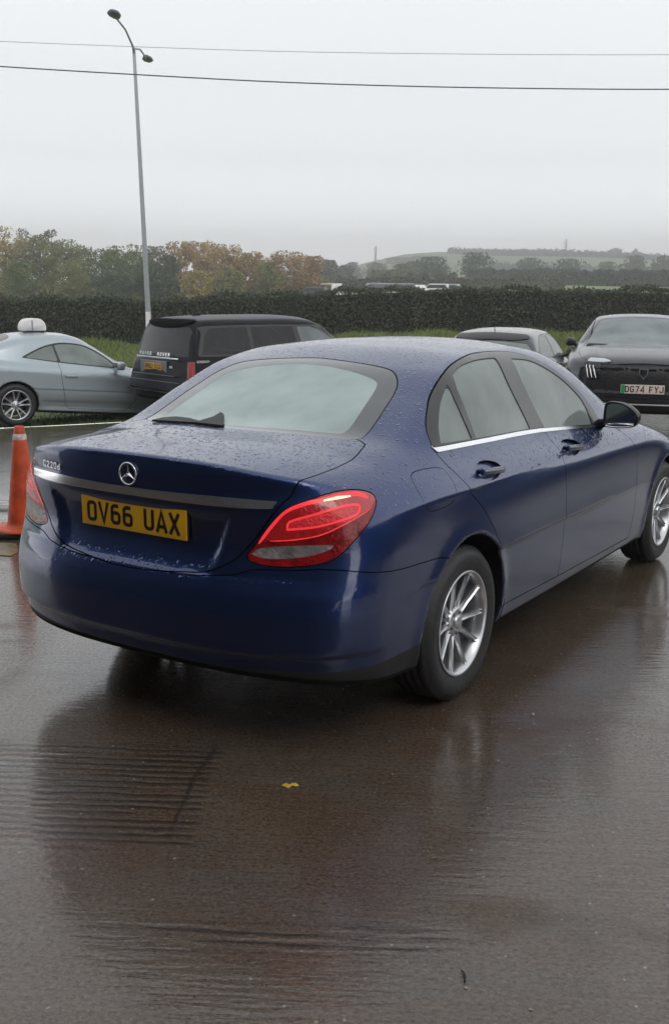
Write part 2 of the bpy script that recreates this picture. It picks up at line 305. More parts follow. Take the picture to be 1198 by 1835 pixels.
def surface_nets(f,lo,hi,h):
    n=[int(math.ceil((hi[i]-lo[i])/h))+1 for i in range(3)]
    ax=[lo[i]+h*np.arange(n[i]) for i in range(3)]
    F=np.empty(n)
    for i0 in range(0,n[0],24):
        X,Y,Z=np.meshgrid(ax[0][i0:i0+24],ax[1],ax[2],indexing='ij'); F[i0:i0+24]=f(np.stack([X,Y,Z],-1))
    S=F<0
    c=[(i,j,k) for i in (0,1) for j in (0,1) for k in (0,1)]
    m=[s-1 for s in n]
    cnt=sum(S[i:i+m[0],j:j+m[1],k:k+m[2]].astype(np.int8) for i,j,k in c)
    act=(cnt>0)&(cnt<8); idx=-np.ones(m,int); I=np.argwhere(act); idx[act]=np.arange(len(I))
    acc=np.zeros((len(I),3)); w=np.zeros(len(I))
    for a in range(3):
        for b in c:
            if b[a]: continue
            e=list(b); e[a]=1
            A=F[I[:,0]+b[0],I[:,1]+b[1],I[:,2]+b[2]]; B=F[I[:,0]+e[0],I[:,1]+e[1],I[:,2]+e[2]]
            x=(A<0)!=(B<0); t=np.where(x,A/(np.where(x,A-B,1)),0)
            p=np.array(b,float)[None].repeat(len(I),0); p[:,a]=t
            acc+=p*x[:,None]; w+=x
    V=np.array(lo)+h*(I+acc/w[:,None])
    Q=[]
    for a in range(3):
        b,d=(a+1)%3,(a+2)%3
        sl=[slice(None)]*3; sh=[slice(None)]*3
        sl[a]=slice(0,n[a]-1); sh[a]=slice(1,n[a])
        X=np.argwhere(S[tuple(sl)]!=S[tuple(sh)])
        ok=(X[:,b]>0)&(X[:,d]>0)&(X[:,b]<m[b])&(X[:,d]<m[d]); X=X[ok]
        fl=S[X[:,0],X[:,1],X[:,2]]
        q=[]
        for db,dd in ((1,1),(0,1),(0,0),(1,0)):
            Y=X.copy(); Y[:,b]-=db; Y[:,d]-=dd; q.append(idx[Y[:,0],Y[:,1],Y[:,2]])
        q=np.stack(q,1); q[~fl]=q[~fl][:,::-1]; Q.append(q)
    Q=np.concatenate(Q); T=np.concatenate([Q[:,[0,1,2]],Q[:,[0,2,3]]])
    return V,T
def clip(V,T,g,f=None,sliver=1e-4):
    """cut a triangle mesh along g=0; g is per-vertex. returns V, Tin(g<0), Tout"""
    g=np.where(np.abs(g)<sliver,-sliver,g); neg=g<0
    k=neg[T].sum(1); Tin=[T[k==3]]; Tout=[T[k==0]]
    mix=T[(k==1)|(k==2)]
    if len(mix)==0: return V,Tin[0],Tout[0]
    lone=np.where(neg[mix].sum(1)==1,1,0).astype(bool)
    pick=(neg[mix]==lone[:,None]); r=pick.argmax(1)
    M=np.stack([mix[np.arange(len(mix)),(r+i)%3] for i in range(3)],1)
    e=np.concatenate([M[:,[0,1]],M[:,[0,2]]]); es=np.sort(e,1)
    u,inv=np.unique(es,axis=0,return_inverse=True); inv=inv.reshape(-1)
    ga,gb=g[u[:,0]],g[u[:,1]]; t=(ga/(ga-gb))[:,None]
    nv=V[u[:,0]]*(1-t)+V[u[:,1]]*t
    a=len(V)+inv[:len(M)]; b=len(V)+inv[len(M):]
    one=np.stack([M[:,0],a,b],1); two=np.concatenate([np.stack([a,M[:,1],M[:,2]],1),np.stack([a,M[:,2],b],1)])
    l2=np.concatenate([lone,lone])
    Tin+= [one[lone],two[~l2]]; Tout+=[one[~lone],two[l2]]
    return np.concatenate([V,nv]),np.concatenate(Tin),np.concatenate(Tout)
def polysd(pts,poly):
    """signed distance to a closed polygon, negative inside"""
    poly=np.asarray(poly,float); n=len(poly); d=np.full(len(pts),1e9); ins=np.zeros(len(pts),bool)
    for i in range(n):
        a=poly[i]; b=poly[(i+1)%n]; ab=b-a; ap=pts-a
        t=np.clip((ap@ab)/(ab@ab+1e-12),0,1); d=np.minimum(d,np.hypot(ap[:,0]-t*ab[0],ap[:,1]-t*ab[1]))
        c=((a[1]>pts[:,1])!=(b[1]>pts[:,1])); 
        if c.any():
            xx=(b[0]-a[0])*(pts[:,1]-a[1])/(b[1]-a[1]+1e-15)+a[0]; ins^=c&(pts[:,0]<xx)
    return np.where(ins,-d,d)
def smooth_poly(pts,n=6,sharp=()):
    """closed Catmull-Rom through pts; indexes in sharp stay corners"""
    P=np.array(pts,float); N=len(P); out=[]
    for i in range(N):
        p0,p1,p2,p3=P[i-1],P[i],P[(i+1)%N],P[(i+2)%N]
        m1=np.zeros(2) if i in sharp else (p2-p0)/2; m2=np.zeros(2) if (i+1)%N in sharp else (p3-p1)/2
        if i in sharp: m1=(p2-p1)*.6
        if (i+1)%N in sharp: m2=(p2-p1)*.6
        for j in range(n):
            t=j/n; out.append((2*t**3-3*t*t+1)*p1+(t**3-2*t*t+t)*m1+(3*t*t-2*t**3)*p2+(t**3-t*t)*m2)
    return np.array(out)
def rbox(a,b,ca,cb,ha,hb,r):
    u=np.abs(a-ca)-ha+r; v=np.abs(b-cb)-hb+r
    return np.hypot(np.maximum(u,0),np.maximum(v,0))+np.minimum(np.maximum(u,v),0)-r
def saloon_rear(x,Y,z):
    # number plate recess in the boot lid, a shelf on the bumper, a lip on the lid
    hw=.43-(.875-z)*.35
    d=np.maximum(np.abs(Y)-hw,np.maximum(z-.868,.66-z))
    rec=.020*sstep(.03,-.03,d)*sstep(.60,.74,z)
    lip=-.012*sstep(1.03,1.07,z)
    step=-.003*sstep(.668,.652,z)*sstep(.78,.62,Y)
    return rec+lip+step
def saloon_side(x,Y,z):
    # falling character line, rocker and flared arches
    zc=.925-.055*sstep(3.0,-.6,x)
    d=z-zc
    crease=.014*sstep(-.45,.15,x)*np.exp(-(np.maximum(-d,0)/.07)**2)*(d<0)-.010*np.exp(-(np.maximum(-d,0)/.012)**2)*0
    low=.001*sstep(.50,.40,z)*sstep(.30,.38,z)*sstep(.3,.6,x)*sstep(2.6,2.3,x)
    fl=0
    for xw in (0.0,2.84):
        r=np.hypot(x-xw,z-.326); fl=fl-.010*np.exp(-((r-.37)/.045)**2)*(z<.85)
    tum=.075*sstep(.72,1.02,z)*sstep(-.25,-.95,x)
    return crease+low+fl+tum
saloon=Body(
 top=[(-1.2,1.052),(-.98,1.062),(-.7,1.082),(-.38,1.09),(.2,1.06),(1.2,1.03),(2.1,1.01),(2.5,.995),(3.0,.925),(3.35,.84),(3.55,.765),(3.7,.68)],
 fcrown=[(-1.2,.16),(-.75,.13),(-.3,.10),(0,.09),(1,.09),(2.3,.10),(2.7,.13),(3.2,.15),(3.7,.16)],cp=3.0,
 side=[(.10,.78),(.20,.845),(.30,.874),(.45,.890),(.60,.895),(.75,.899),(.87,.897),(.95,.872),(1.02,.835),(1.1,.80)],
 plan=[(-1.1,.955),(-.8,.975),(-.45,.993),(0,1.0),(.6,.998),(1.5,1.0),(2.5,1.0),(2.85,1.0),(3.2,.985),(3.5,.95),(3.7,.90)],
 rear=[(.10,-.74),(.20,-.89),(.27,-.975),(.33,-1.000),(.385,-1.012),(.405,-1.036),(.43,-1.040),(.52,-1.042),(.60,-1.030),(.67,-1.006),(.78,-.985),(.87,-.992),(.95,-.995),(1.02,-.990),(1.07,-.975),(1.15,-.9)],
 rc=(.27,2.9),
 front=[(.10,3.40),(.20,3.52),(.35,3.61),(.5,3.635),(.65,3.62),(.75,3.55),(.85,3.45),(1.0,3.2)],fc=(.36,2.6),
 bottom=[(-1.1,.315),(-.85,.28),(-.4,.22),(.4,.205),(2.4,.195),(3.3,.17),(3.7,.2)],
 gh=[(-1.0,0),(-.85,.75),(-.60,1.01),(-.38,1.088),(-.1,1.218),(.19,1.343),(.5,1.408),(.85,1.428),(1.15,1.430),(1.45,1.412),(1.72,1.355),(2.1,1.19),(2.5,1.0),(2.8,.87),(3.1,.5)],
 gcrown=[(-.4,.0),(.2,.015),(.8,.045),(1.5,.055),(2.4,.03)],
 ghside=[(.8,.835),(.95,.80),(1.1,.75),(1.25,.69),(1.38,.62),(1.46,.56)],
 ghplan=[(-.9,.86),(-.5,.945),(-.1,1.015),(.3,1.025),(.9,1.005),(1.6,1.0),(2.1,.985),(2.6,.95)],
 gr=.30,gf=.28,xm=1.1,lip=1,liz=1.06,ks=.10,kr=.14,kf=.16,kg=.09,kb=.05,
 arches=[(0,.326,.366),(2.84,.326,.366)],archy=.55,
 detail_rear=saloon_rear,detail_side=saloon_side,detail_top=None,detail_front=None,detail_all=None)
# ---------------------------------------------------------------- a car's skin, cut into its panels
class Shell:
    def __init__(s,f,h,x0,x1,ztop,ymax=1.0,zlo=.05):
        s.f=f; V,T=surface_nets(f,(x0,-2.5*h,zlo),(x1,ymax,ztop),h); V=newton(f,V,4)
        V,_,T=clip(V,T,V[:,1]); V[np.abs(V[:,1])<h*.05,1]=0
        n=np.cross(V[T[:,1]]-V[T[:,0]],V[T[:,2]]-V[T[:,0]]); c=V[T].mean(1); G=grad(f,c)
        if ((n*G).sum(1)).sum()<0: T=T[:,::-1]
        s.V,s.T=V,T; s._N=None
    def pj(s,k):
        x,y,z=s.V.T
        return {'xz':(x,z),'yz':(y,z),'xy':(x,y),'yw':(y,(x+z)/2**.5),'sz':((x+y)/2**.5,z),'fz':((y-x)/2**.5,z),'yv':(y,(z-x)/2**.5)}[k]
    def split(s,T,g):
        n0=len(s.V); s.V,a,b=clip(s.V,T,g); new=np.arange(n0,len(s.V))
        if len(new):
            P=s.V[new]; lock=P[:,1]<1e-6; Q=newton(s.f,P,1,lock); d=np.linalg.norm(Q-P,axis=1); Q[d>.01]=P[d>.01]; s.V[new]=Q
        return a,b
    def cut(s,k,poly,T=None,gap=0,mask=None,grow=0):
        """take the panel inside poly out of T (default: what is left). returns panel, seam"""
        own=T is None; T=s.T if own else T
        def g():
            u,v=s.pj(k); d=polysd(np.c_[u,v],poly)-grow
            if mask is not None: d=np.where(mask(s.V),d,1.0)
            return d
        if gap:
            ins,rest=s.split(T,g()+gap); seam,rest=s.split(rest,g()-gap)
        else:
            ins,rest=s.split(T,g()); seam=ins[:0]
        if own: s.T=rest; return ins,seam
        return ins,seam,rest
    def refine(s,T,n=1):
        for _ in range(n):
            E=np.sort(np.concatenate([T[:,[0,1]],T[:,[1,2]],T[:,[2,0]]]),1); u,inv=np.unique(E,axis=0,return_inverse=True); inv=inv.reshape(3,-1)+len(s.V)
            s.V=np.concatenate([s.V,newton(s.f,(s.V[u[:,0]]+s.V[u[:,1]])/2,1)]); a,b,c=T.T; ab,bc,ca=inv
            T=np.concatenate([np.stack(q,1) for q in ((a,ab,ca),(ab,b,bc),(ca,bc,c),(ab,bc,ca))])
        return T
    def level(s,fn,T=None):
        own=T is None; a,b=s.split(s.T if own else T,fn(s.V))
        if own: s.T=b; return a
        return a,b
    def emit(s,name,T,m,parent,off=0,side='both',thick=0):
        """side: both | pair (two objects: left and right) """
        if len(T)==0: return []
        u=np.unique(T); mp=np.zeros(len(s.V),int); mp[u]=np.arange(len(u)); P=s.V[u]; F=mp[T]
        N=grad(s.f,P); N/=np.linalg.norm(N,axis=1,keepdims=True)+1e-9; P=P-N*off
        cen=s.V[u][:,1]<1e-6
        P[cen,1]=0 if side=='both' else P[cen,1]; N[cen&(side=='both'),1]=0
        N/=np.linalg.norm(N,axis=1,keepdims=True)+1e-9
        fl=np.array([1,-1,1.]); P2,N2,F2=P*fl,N*fl,F[:,::-1]
        if side=='both':
            return [link(name,mesh_np(name,np.r_[P,P2],np.r_[F,F2+len(P)],np.r_[N,N2]),m,parent)]
        return [link(name,mesh_np(name,P2,F2,N2),m,parent), link(name,mesh_np(name,P,F,N),m,parent)]   # right, left
    def ysurf(s,x,z,y1=1.1):
        ys=np.linspace(y1,0,600); F=s.f(np.c_[ys*0+x,ys,ys*0+z]); i=np.argmax(F<0); return ys[i]
    def xsurf(s,y,z,x0=-1.5,x1=0):
        xs=np.linspace(x0,x1,1200); F=s.f(np.c_[xs,xs*0+abs(y),xs*0+z]); i=np.argmax(F<0); return xs[i]
    def zsurf(s,x,y,z1=2.2):
        zs=np.linspace(z1,0,1600); F=s.f(np.c_[zs*0+x,zs*0+abs(y),zs]); i=np.argmax(F<0); return zs[i]
    def nrm(s,x,y,z):
        g=grad(s.f,np.array([[x,abs(y),z]]))[0]; g/=np.linalg.norm(g); 
        if y<0: g[1]*=-1
        return Vector(g)
def ribbon(pts,w):
    P=[Vector(p) for p in pts]; L=[];R=[]
    for i,p in enumerate(P):
        d=(P[min(i+1,len(P)-1)]-P[max(i-1,0)]).normalized(); n=Vector((-d.y,d.x)); ww=w*(.55 if i in(0,len(P)-1) else 1)
        L.append(tuple(p+n*ww/2)); R.append(tuple(p-n*ww/2))
    return L+R[::-1]
# ---------------------------------------------------------------- wheels
def wheel(parent,loc,R,rim,width,kind,left=False):
    """wheel facing -Y; the disc carries tyre, rim and centre cap"""
    mb=MB(); mb.lathe([(.0,.02),(rim*.72,.02),(rim*.72,.035),(.0,.035)],32); mb.lathe([(rim*.28,-.03),(rim*.28,.03)],24)
    w_=mb.build('wheel',M['disc'],parent,loc)
    if left: w_.rotation_euler=(0,0,math.pi)
    hw=width/2; t=MB()
    prof=[(rim-.004,-hw*.86),(rim+.012,-hw*.93),(rim+(R-rim)*.45,-hw*1.02),(rim+(R-rim)*.75,-hw*.98),(R-.018,-hw*.86),(R-.006,-hw*.76)]
    for i in range(4):
        y=-hw*.70+i*hw*.36; prof+=[(R-.001,y),(R,y+hw*.25),(R-.007,y+hw*.27),(R-.007,y+hw*.33)]
    prof+=[(R-.001,hw*.74),(R-.012,hw*.86),(rim+(R-rim)*.5,hw*1.0),(rim,hw*.86)]
    t.lathe(prof,72); t.build('tyre',M['rubber'],w_)
    r=MB(); yo=-hw*.88
    r.lathe([(rim-.002,yo+.004),(rim+.006,yo-.004),(rim+.004,yo-.009),(rim-.004,yo-.008),(rim-.010,yo+.006),(rim-.016,yo+.014),(rim-.022,yo+.04),(rim-.030,hw*.3)],72)
    n=10 if kind!='multi' else 14
    for k in range(n):
        if kind=='pair': a=math.radians(36*k+(6.5 if k%2 else -6.5)+18+(36*0)); a=math.radians((k//2)*72+(13.5 if k%2 else -13.5)+90)
        elif kind=='hero': a=math.radians((k//2)*72+(18 if k%2 else -18)+90)
        else: a=math.radians(k*360/n)
        # stations: radius, half width, y of face
        st=[(.030,.020,yo+.030),(.065,.0165,yo+.030),(.11*rim/.21,.0120,yo+.022),(.16*rim/.21,.0115,yo+.012),(rim-.006,.0140,yo+.004)]
        if kind=='multi': st=[(q,h_*.75,y) for q,h_,y in st]
        if kind=='pair': st=[(q,h_*1.25,y) for q,h_,y in st]
        V=[];c,s_=math.cos(a),math.sin(a); bend=.0
        for j,(q,h_,y) in enumerate(st):
            sh=0
            for o,dy in ((-h_*.9,.012),(-h_*.62,0),(-h_*.16,.007),(h_*.16,.007),(h_*.62,0),(h_*.9,.012),(h_*.7,.038),(-h_*.7,.038)):
                oo=o+sh; V.append((q*c-oo*s_,y+dy,q*s_+oo*c))
        F=[(j*8+i,j*8+(i+1)%8,(j+1)*8+(i+1)%8,(j+1)*8+i) for j in range(len(st)-1) for i in range(8)]
        r.add(V,F)
    r.lathe([(.0,yo+.028),(.052,yo+.026),(.062,yo+.034),(.066,yo+.06)],36)
    ro=r.build('rim',M['alu'],w_)
    for k in range(5):
        b=MB(); a=math.radians(72*k+90+36); b.lathe([(0,yo+.022),(.007,yo+.022),(.009,yo+.03)],8,(.046*math.cos(a),0,.046*math.sin(a))); b.build('wheel_bolt',M['disc'],w_)
    cp=MB(); cp.lathe([(0,yo+.012),(.026,yo+.013),(.032,yo+.018),(.033,yo+.03)],32); cp.build('centre_cap',M['alu'],w_)
    return w_
def plate(parent,loc_m,txt,w,h,m,stroke=.0135,ch=.079,cw=.050,gap=.011,space=.033,green=False,tm=None):
    """flat number plate on frame M4 (x right, y up, z out)"""
    b=MB(); b.box((0,0,0),(w/2,h/2,.003),b=.0028); V=[loc_m@Vector(v) for v in b.v]; b.v=V
    o=b.build('number_plate',m,parent)
    T=text_mesh(txt,ch,cw,gap,stroke,.0008,loc_m@Matrix.Translation((.02 if green else 0,0,.0032)),space); T.build('plate_lettering',tm or M['ink'],o)
    if green:
        g=MB(); g.box((-w/2+.026,0,.0036),(.022,h/2-.002,.0007)); g.v=[loc_m@Vector(v) for v in g.v]; g.build('green_band',M['green'],o)
    return o
# ================================================================ the blue saloon in the foreground
def build_saloon():
    root=thing('saloon_car','dark blue saloon car beaded with rain, nearest and largest in the yard','car')
    S=Shell(saloon,.0135,-1.2,3.85,1.5)
    P=lambda n,T,m,par=root,off=0,side='both': S.emit(n,T,m,par,off,side)
    # wheel arches and underside
    for xw in (0,2.84): P('wheel_arch_liner',S.level(lambda V:np.where(V[:,1]>.5,np.hypot(V[:,0]-xw,V[:,2]-.326)-.3685,1.)),M['under'],side='pair')
    und=S.level(lambda V:V[:,2]-saloon._bottom(V[:,0])-.03); P('underbody',und,M['under'])
    seams=[]
    rearm=lambda V:(V[:,0]<-.35)
    # tail lamps
    LAMP=smooth_poly([(-.315,.738),(-.294,.768),(-.269,.809),(-.227,.873),(-.185,.915),(-.132,.938),(-.048,.962),(.025,.969),(.092,.961),(.132,.945),(.139,.922),(.125,.894),(.092,.85),(.051,.81),(.012,.772),(-.029,.742),(-.09,.723),(-.163,.713),(-.235,.711),(-.29,.719)],3)
    lamp,sm=S.cut('sz',LAMP,gap=.0018,mask=rearm); seams.append(sm)
    lamp=S.refine(lamp,2)
    rev,_,lamp=S.cut('sz',smooth_poly([(-.299,.748),(-.269,.770),(-.205,.781),(-.116,.789),(-.03,.792),(-.037,.778),(-.099,.755),(-.184,.740),(-.26,.737)],3,(0,4)),lamp)
    lgw,_,lamp=S.cut('sz',ribbon([(-.060,.9415),(-.009,.948),(.041,.950)],.010),lamp)
    lg1,_,lamp=S.cut('sz',smooth_poly(ribbon([(-.27,.793),(-.227,.862),(-.188,.906),(-.126,.931),(-.06,.944),(.0,.955),(.07,.953),(.105,.940)],.013),3),lamp)
    loop=smooth_poly([(-.186,.838),(-.178,.873),(-.099,.899),(-.021,.919),(.03,.926),(.070,.921),(.060,.890),(-.024,.866),(-.1,.849)],3,(0,))
    lp,_,lamp=S.cut('sz',loop,lamp); lpin,_,lp=S.cut('sz',loop,lp,grow=-.0075)
    up,_,lamp=S.cut('sz',smooth_poly([(-.262,.800),(-.172,.808),(-.077,.828),(.006,.864),(.115,.908),(.20,.99),(-.05,1.0),(-.2,.95),(-.30,.83)],3,(0,4,5,6,7,8)),lamp)
    lg3,_,lamp=S.cut('sz',smooth_poly(ribbon([(-.252,.797),(-.172,.805),(-.077,.825),(.006,.86),(.106,.902)],.0045),3),lamp)
    LO=P('tail_lamp',lamp,M['lens'],side='pair')
    for side,o in enumerate(LO):
        for nm,T,m,off in (('reversing_lens',rev,M['rev'],0),('light_element',lgw,M['amber'],0),('light_strip',lg1,M['redglow'],0),('light_loop',lp,M['redglow'],0),('reflector',lpin,M['redmid'],.001),('upper_lens',up,M['redup'],0),('light_line',lg3,M['redglow'],0)):
            q=S.emit(nm,T,m,None,off,'pair'); keep,drop=q[side],q[1-side]; me=drop.data; bpy.data.objects.remove(drop); bpy.data.meshes.remove(me); keep.parent=o
    # glass: side windows
    DLO=smooth_poly([(-.120,1.050),(-.097,1.101),(-.044,1.150),(.085,1.228),(.246,1.302),(.411,1.347),(.587,1.373),(.783,1.382),(.977,1.379),(1.127,1.362),(1.256,1.330),(1.40,1.272),(1.55,1.192),(1.678,1.110),(1.768,1.034),(1.80,.965),(.962,1.024),(.26,1.045)],3,(0,15))
    dlo,sm=S.cut('xz',DLO,gap=.0015,mask=lambda V:V[:,1]>.3); seams.append(sm)
    strip,sm=S.cut('xz',[(-.128,1.056),(-.116,1.054),(.26,1.050),(.62,1.041),(.962,1.027),(1.4,.999),(1.81,.968),(1.81,.950),(1.4,.980),(.948,1.006),(.6,1.018),(.247,1.026),(-.105,1.031)],mask=lambda V:V[:,1]>.3)
    P('chrome_waist_strip',strip,M['chrome'],off=-.004,side='pair')
    qg,_,dlo=S.cut('xz',smooth_poly([(.220,1.272),(.125,1.222),(.043,1.169),(-.020,1.114),(-.054,1.060),(.213,1.052),(.196,1.106),(.181,1.162),(.187,1.219)],3,(0,4,5)),dlo)
    rg,_,dlo=S.cut('xz',smooth_poly([(.300,1.304),(.421,1.335),(.592,1.354),(.800,1.357),(.755,1.280),(.773,1.201),(.813,1.118),(.852,1.033),(.247,1.051),(.239,1.116),(.228,1.183),(.243,1.245)],3,(0,3,7,8)),dlo)
    fg,_,dlo=S.cut('xz',smooth_poly([(.953,1.347),(1.126,1.334),(1.255,1.300),(1.445,1.220),(1.60,1.125),(1.655,1.06),(1.668,.979),(1.023,1.021),(.974,1.110),(.938,1.190),(.918,1.271)],3,(0,5,6,7)),dlo)
    P('window_surround',dlo,M['trim'],off=-.001,side='pair')
    # rear and front screens
    top=lambda V:(V[:,2]>.98)&(V[:,0]<.8)
    BLO=smooth_poly([(.232,-.1),(.230,0),(.212,.181),(.200,.32),(.186,.403),(.144,.457),(.068,.502),(-.064,.530),(-.176,.547),(-.261,.556),(-.316,.545),(-.358,.439),(-.398,.246),(-.424,.05),(-.428,-.1)],3,(0,14))
    bl,sm=S.cut('xy',BLO,gap=.0025,mask=top); seams.append(sm)
    BLI=smooth_poly([(.150,-.1),(.150,0),(.142,.12),(.120,.254),(.092,.375),(.055,.415),(-.032,.435),(-.178,.460),(-.268,.470),(-.305,.440),(-.345,.25),(-.372,.05),(-.374,-.1)],3,(0,12))
    bi,_,bl=S.cut('xy',BLI,bl,mask=top)
    P('rear_screen',bi,M['rglass'],off=.002); P('rear_screen_border',bl,mat('frit_border',(.035,.042,.045),.06,coat=1),off=.0015)
    WS=smooth_poly([(1.70,-.1),(1.70,0),(1.68,.25),(1.60,.50),(1.62,.56),(1.72,.60),(2.0,.67),(2.33,.74),(2.42,.72),(2.50,.5),(2.55,.2),(2.56,-.1)],3,(0,11))
    ws,sm=S.cut('xy',WS,gap=.003,mask=lambda V:(V[:,2]>.85)&(V[:,0]>1.2)); seams.append(sm); P('windscreen',ws,M['glass'],off=.002)
    # boot lid with its chrome bar
    lidm=lambda V:(V[:,2]>.5)&(V[:,0]<.5)
    ch,_=S.cut('yz',[(-.1,.938),(.116,.938),(.371,.942),(.474,.941),(.60,.937),(.588,.912),(.477,.908),(.372,.908),(.25,.908),(-.1,.909)],mask=lambda V:V[:,0]<-.7)
    LID=smooth_poly([(-.1,.60),(.30,.585),(.566,.539),(.623,.464),(.657,.334),(.665,.195),(.648,.085),(.607,.013),(.552,-.062),(.491,-.126),(.443,-.175),(.357,-.220),(.19,-.252),(.063,-.264),(-.1,-.266)],3,(0,14))
    lid,sm=S.cut('yw',LID,gap=.0025,mask=lidm); seams.append(sm)
    LIDO=P('boot_lid',lid,M['blue'])[0]
    S.emit('chrome_bar',ch,M['chrome'],LIDO,-.006,'both')
    # doors
    sidem=lambda V:V[:,1]>.5
    flap,sm=S.cut('xz',smooth_poly([(-.370,.975),(-.30,.988),(-.16,.982),(-.128,.955),(-.135,.885),(-.175,.850),(-.33,.845),(-.375,.872),(-.39,.93)],3),gap=.0012,mask=sidem); seams.append(sm); P('fuel_flap',flap,M['blue'],side='pair')
    cr,_=S.cut('xz',smooth_poly([(.112,.935),(.165,.962),(.25,.962),(.325,.945),(.342,.922),(.271,.895),(.186,.890),(.118,.908)],3),mask=sidem)
    cf,_=S.cut('xz',smooth_poly([(1.085,.92),(1.145,.948),(1.24,.948),(1.315,.930),(1.325,.904),(1.25,.878),(1.163,.876),(1.09,.894)],3),mask=sidem)
    rd,sm=S.cut('xz',smooth_poly([(.1,1.15),(-.119,1.046),(-.091,.984),(-.021,.892),(.100,.795),(.200,.690),(.290,.560),(.350,.430),(.372,.300),(1.075,.285),(1.068,.5),(1.055,.72),(1.045,.859),(1.035,.95),(1.016,1.02),(1.0,1.15)],3,(0,1,8,9,14,15)),gap=.0022,mask=sidem); seams.append(sm)
    fd,sm=S.cut('xz',smooth_poly([(1.0,1.15),(1.016,1.02),(1.035,.95),(1.045,.859),(1.055,.72),(1.068,.5),(1.075,.285),(2.20,.270),(2.215,.42),(2.19,.66),(2.12,.831),(1.98,.935),(1.80,.962),(1.75,1.0)],3,(0,1,6,7,12,13)),gap=.0022,mask=sidem); seams.append(sm)
    for nm,T,gl,cup,hx,hz in (('rear_door',rd,[('side_window',rg),('quarter_window',qg)],cr,.215,.927),('front_door',fd,[('side_window',fg)],cf,1.20,.914)):
        D=P(nm,T,M['blue'],side='pair')
        for k,o in enumerate(D):
            for gn,gT in gl+[('handle_recess',cup)]:
                q=S.emit(gn,gT,M['blue'] if gn=='handle_recess' else M['glass'],None,.016 if gn=='handle_recess' else .003,'pair'); keep,drop=q[k],q[1-k]; me=drop.data; bpy.data.objects.remove(drop); bpy.data.meshes.remove(me); keep.parent=o
            sg=-1 if k==0 else 1; ys=sg*(S.ysurf(hx,hz)); mb=MB()
            mb.box((hx,ys+sg*.022,hz),(.108,.008,.0145),Matrix.Rotation(math.radians(4),3,'Y'),b=.008)
            for dx in(-.088,.088): mb.box((hx+dx,ys+sg*.008,hz-dx*.07),(.014,.016,.010),b=.006)
            mb.build('door_handle',M['blue'],o)
            cb=MB(); cb.box((hx,ys+sg*.030,hz+.004),(.095,.0015,.003),Matrix.Rotation(math.radians(4),3,'Y'),b=.001); cb.build('handle_trim',M['chrome'],o)
    # rear bumper, black valance
    bm_,sm=S.cut('sz',[(-1,.648),(-.74,.648),(-.60,.65),(-.47,.655),(-.36,.672),(-.30,.695),(-.24,.700),(-.163,.702),(-.08,.708),(.0,.705),(.10,.688),(.25,.668),(.45,.655),(.66,.60),(.66,.1),(-1,.1)],gap=.002,mask=lambda V:(V[:,0]<.1)&(V[:,2]<.80)); seams.append(sm)
    val,bm_=S.level(lambda V:V[:,2]-(.385-.055*np.clip(np.abs(V[:,1])/.8,0,1)**2)+0*V[:,0],bm_) if False else S.split(bm_,S.V[:,2]-.338)
    P('rear_bumper',bm_,M['blue']); P('rear_valance',val,M['plastic'])
    # bonnet, front lamps, grille
    bo,sm=S.cut('xy',smooth_poly([(2.56,-.1),(2.57,.2),(2.52,.5),(2.43,.70),(2.75,.74),(3.15,.72),(3.42,.60),(3.52,.4),(3.56,.1),(3.56,-.1)],3,(0,9)),gap=.002,mask=lambda V:(V[:,2]>.70)&(V[:,0]>2)); seams.append(sm); P('bonnet',bo,M['blue'])
    hl,sm=S.cut('fz',smooth_poly([(-2.72,.70),(-2.40,.78),(-2.05,.80),(-2.02,.74),(-2.2,.62),(-2.55,.60)],3),gap=.002,mask=lambda V:V[:,0]>2.9); seams.append(sm); P('headlamp',hl,M['lamp'],side='pair')
    gr,_=S.cut('yz',smooth_poly([(-.1,.68),(.38,.68),(.42,.62),(.34,.50),(-.1,.49)],3,(0,4)),mask=lambda V:V[:,0]>3); P('grille',gr,M['plastic'])
    P('body',S.T,M['blue'])
    P('panel_seams',np.concatenate([t for t in seams if len(t)]),M['gap'],off=.006)
    # rear plate, badge, lettering
    xb=S.xsurf(.20,.80)-.010
    F4=frame4((xb-.006,0,.822),(0,-1,0),(-.02,0,1)); 
    npo=plate(LIDO,F4,'OV66 UAX',.520,.111,M['yplate'])
    bk=MB(); bk.box((xb+.006,0,.822),(.006,.258,.053),b=.003); bk.build('plate_backing',M['plastic'],LIDO)
    xs=S.xsurf(0,.985); nn=S.nrm(xs,0,.985); F4=frame4(Vector((xs,0,.985))+nn*.003,(0,-1,0),Vector((0,0,1))-nn*nn.z); mb=MB()
    T=[]; 
    for k in range(33):
        a=2*math.pi*k/32; T.append(F4@Vector((.040*math.cos(a),.040*math.sin(a),.002)))
    mb.tube(T,.0036,8,cap=False)
    for k in range(3):
        a=math.radians(90+120*k); c=Vector((math.cos(a),math.sin(a),0)); n=Vector((-c.y,c.x,0)); tip=F4@(c*.039+Vector((0,0,.001))); v=[F4@(n*.0085-c*.004),tip,F4@(-n*.0085-c*.004),F4@Vector((0,0,.007))]
        mb.add(v,[(0,1,3),(1,2,3),(0,3,2)])
    mb.build('star_badge',M['chrome'],LIDO)
    yb=.435; zb_=.972; xq=S.xsurf(yb,zb_); n=S.nrm(xq,yb,zb_); F4=frame4(Vector((xq,yb,zb_))+n*.0045,Vector((0,-1,0))-n*Vector((0,-1,0)).dot(n),Vector((0,0,1))-n*n.z)
    text_mesh('C220d',.026,.0215,.006,.0048,.003,F4).build('model_lettering',M['chrome'],LIDO)
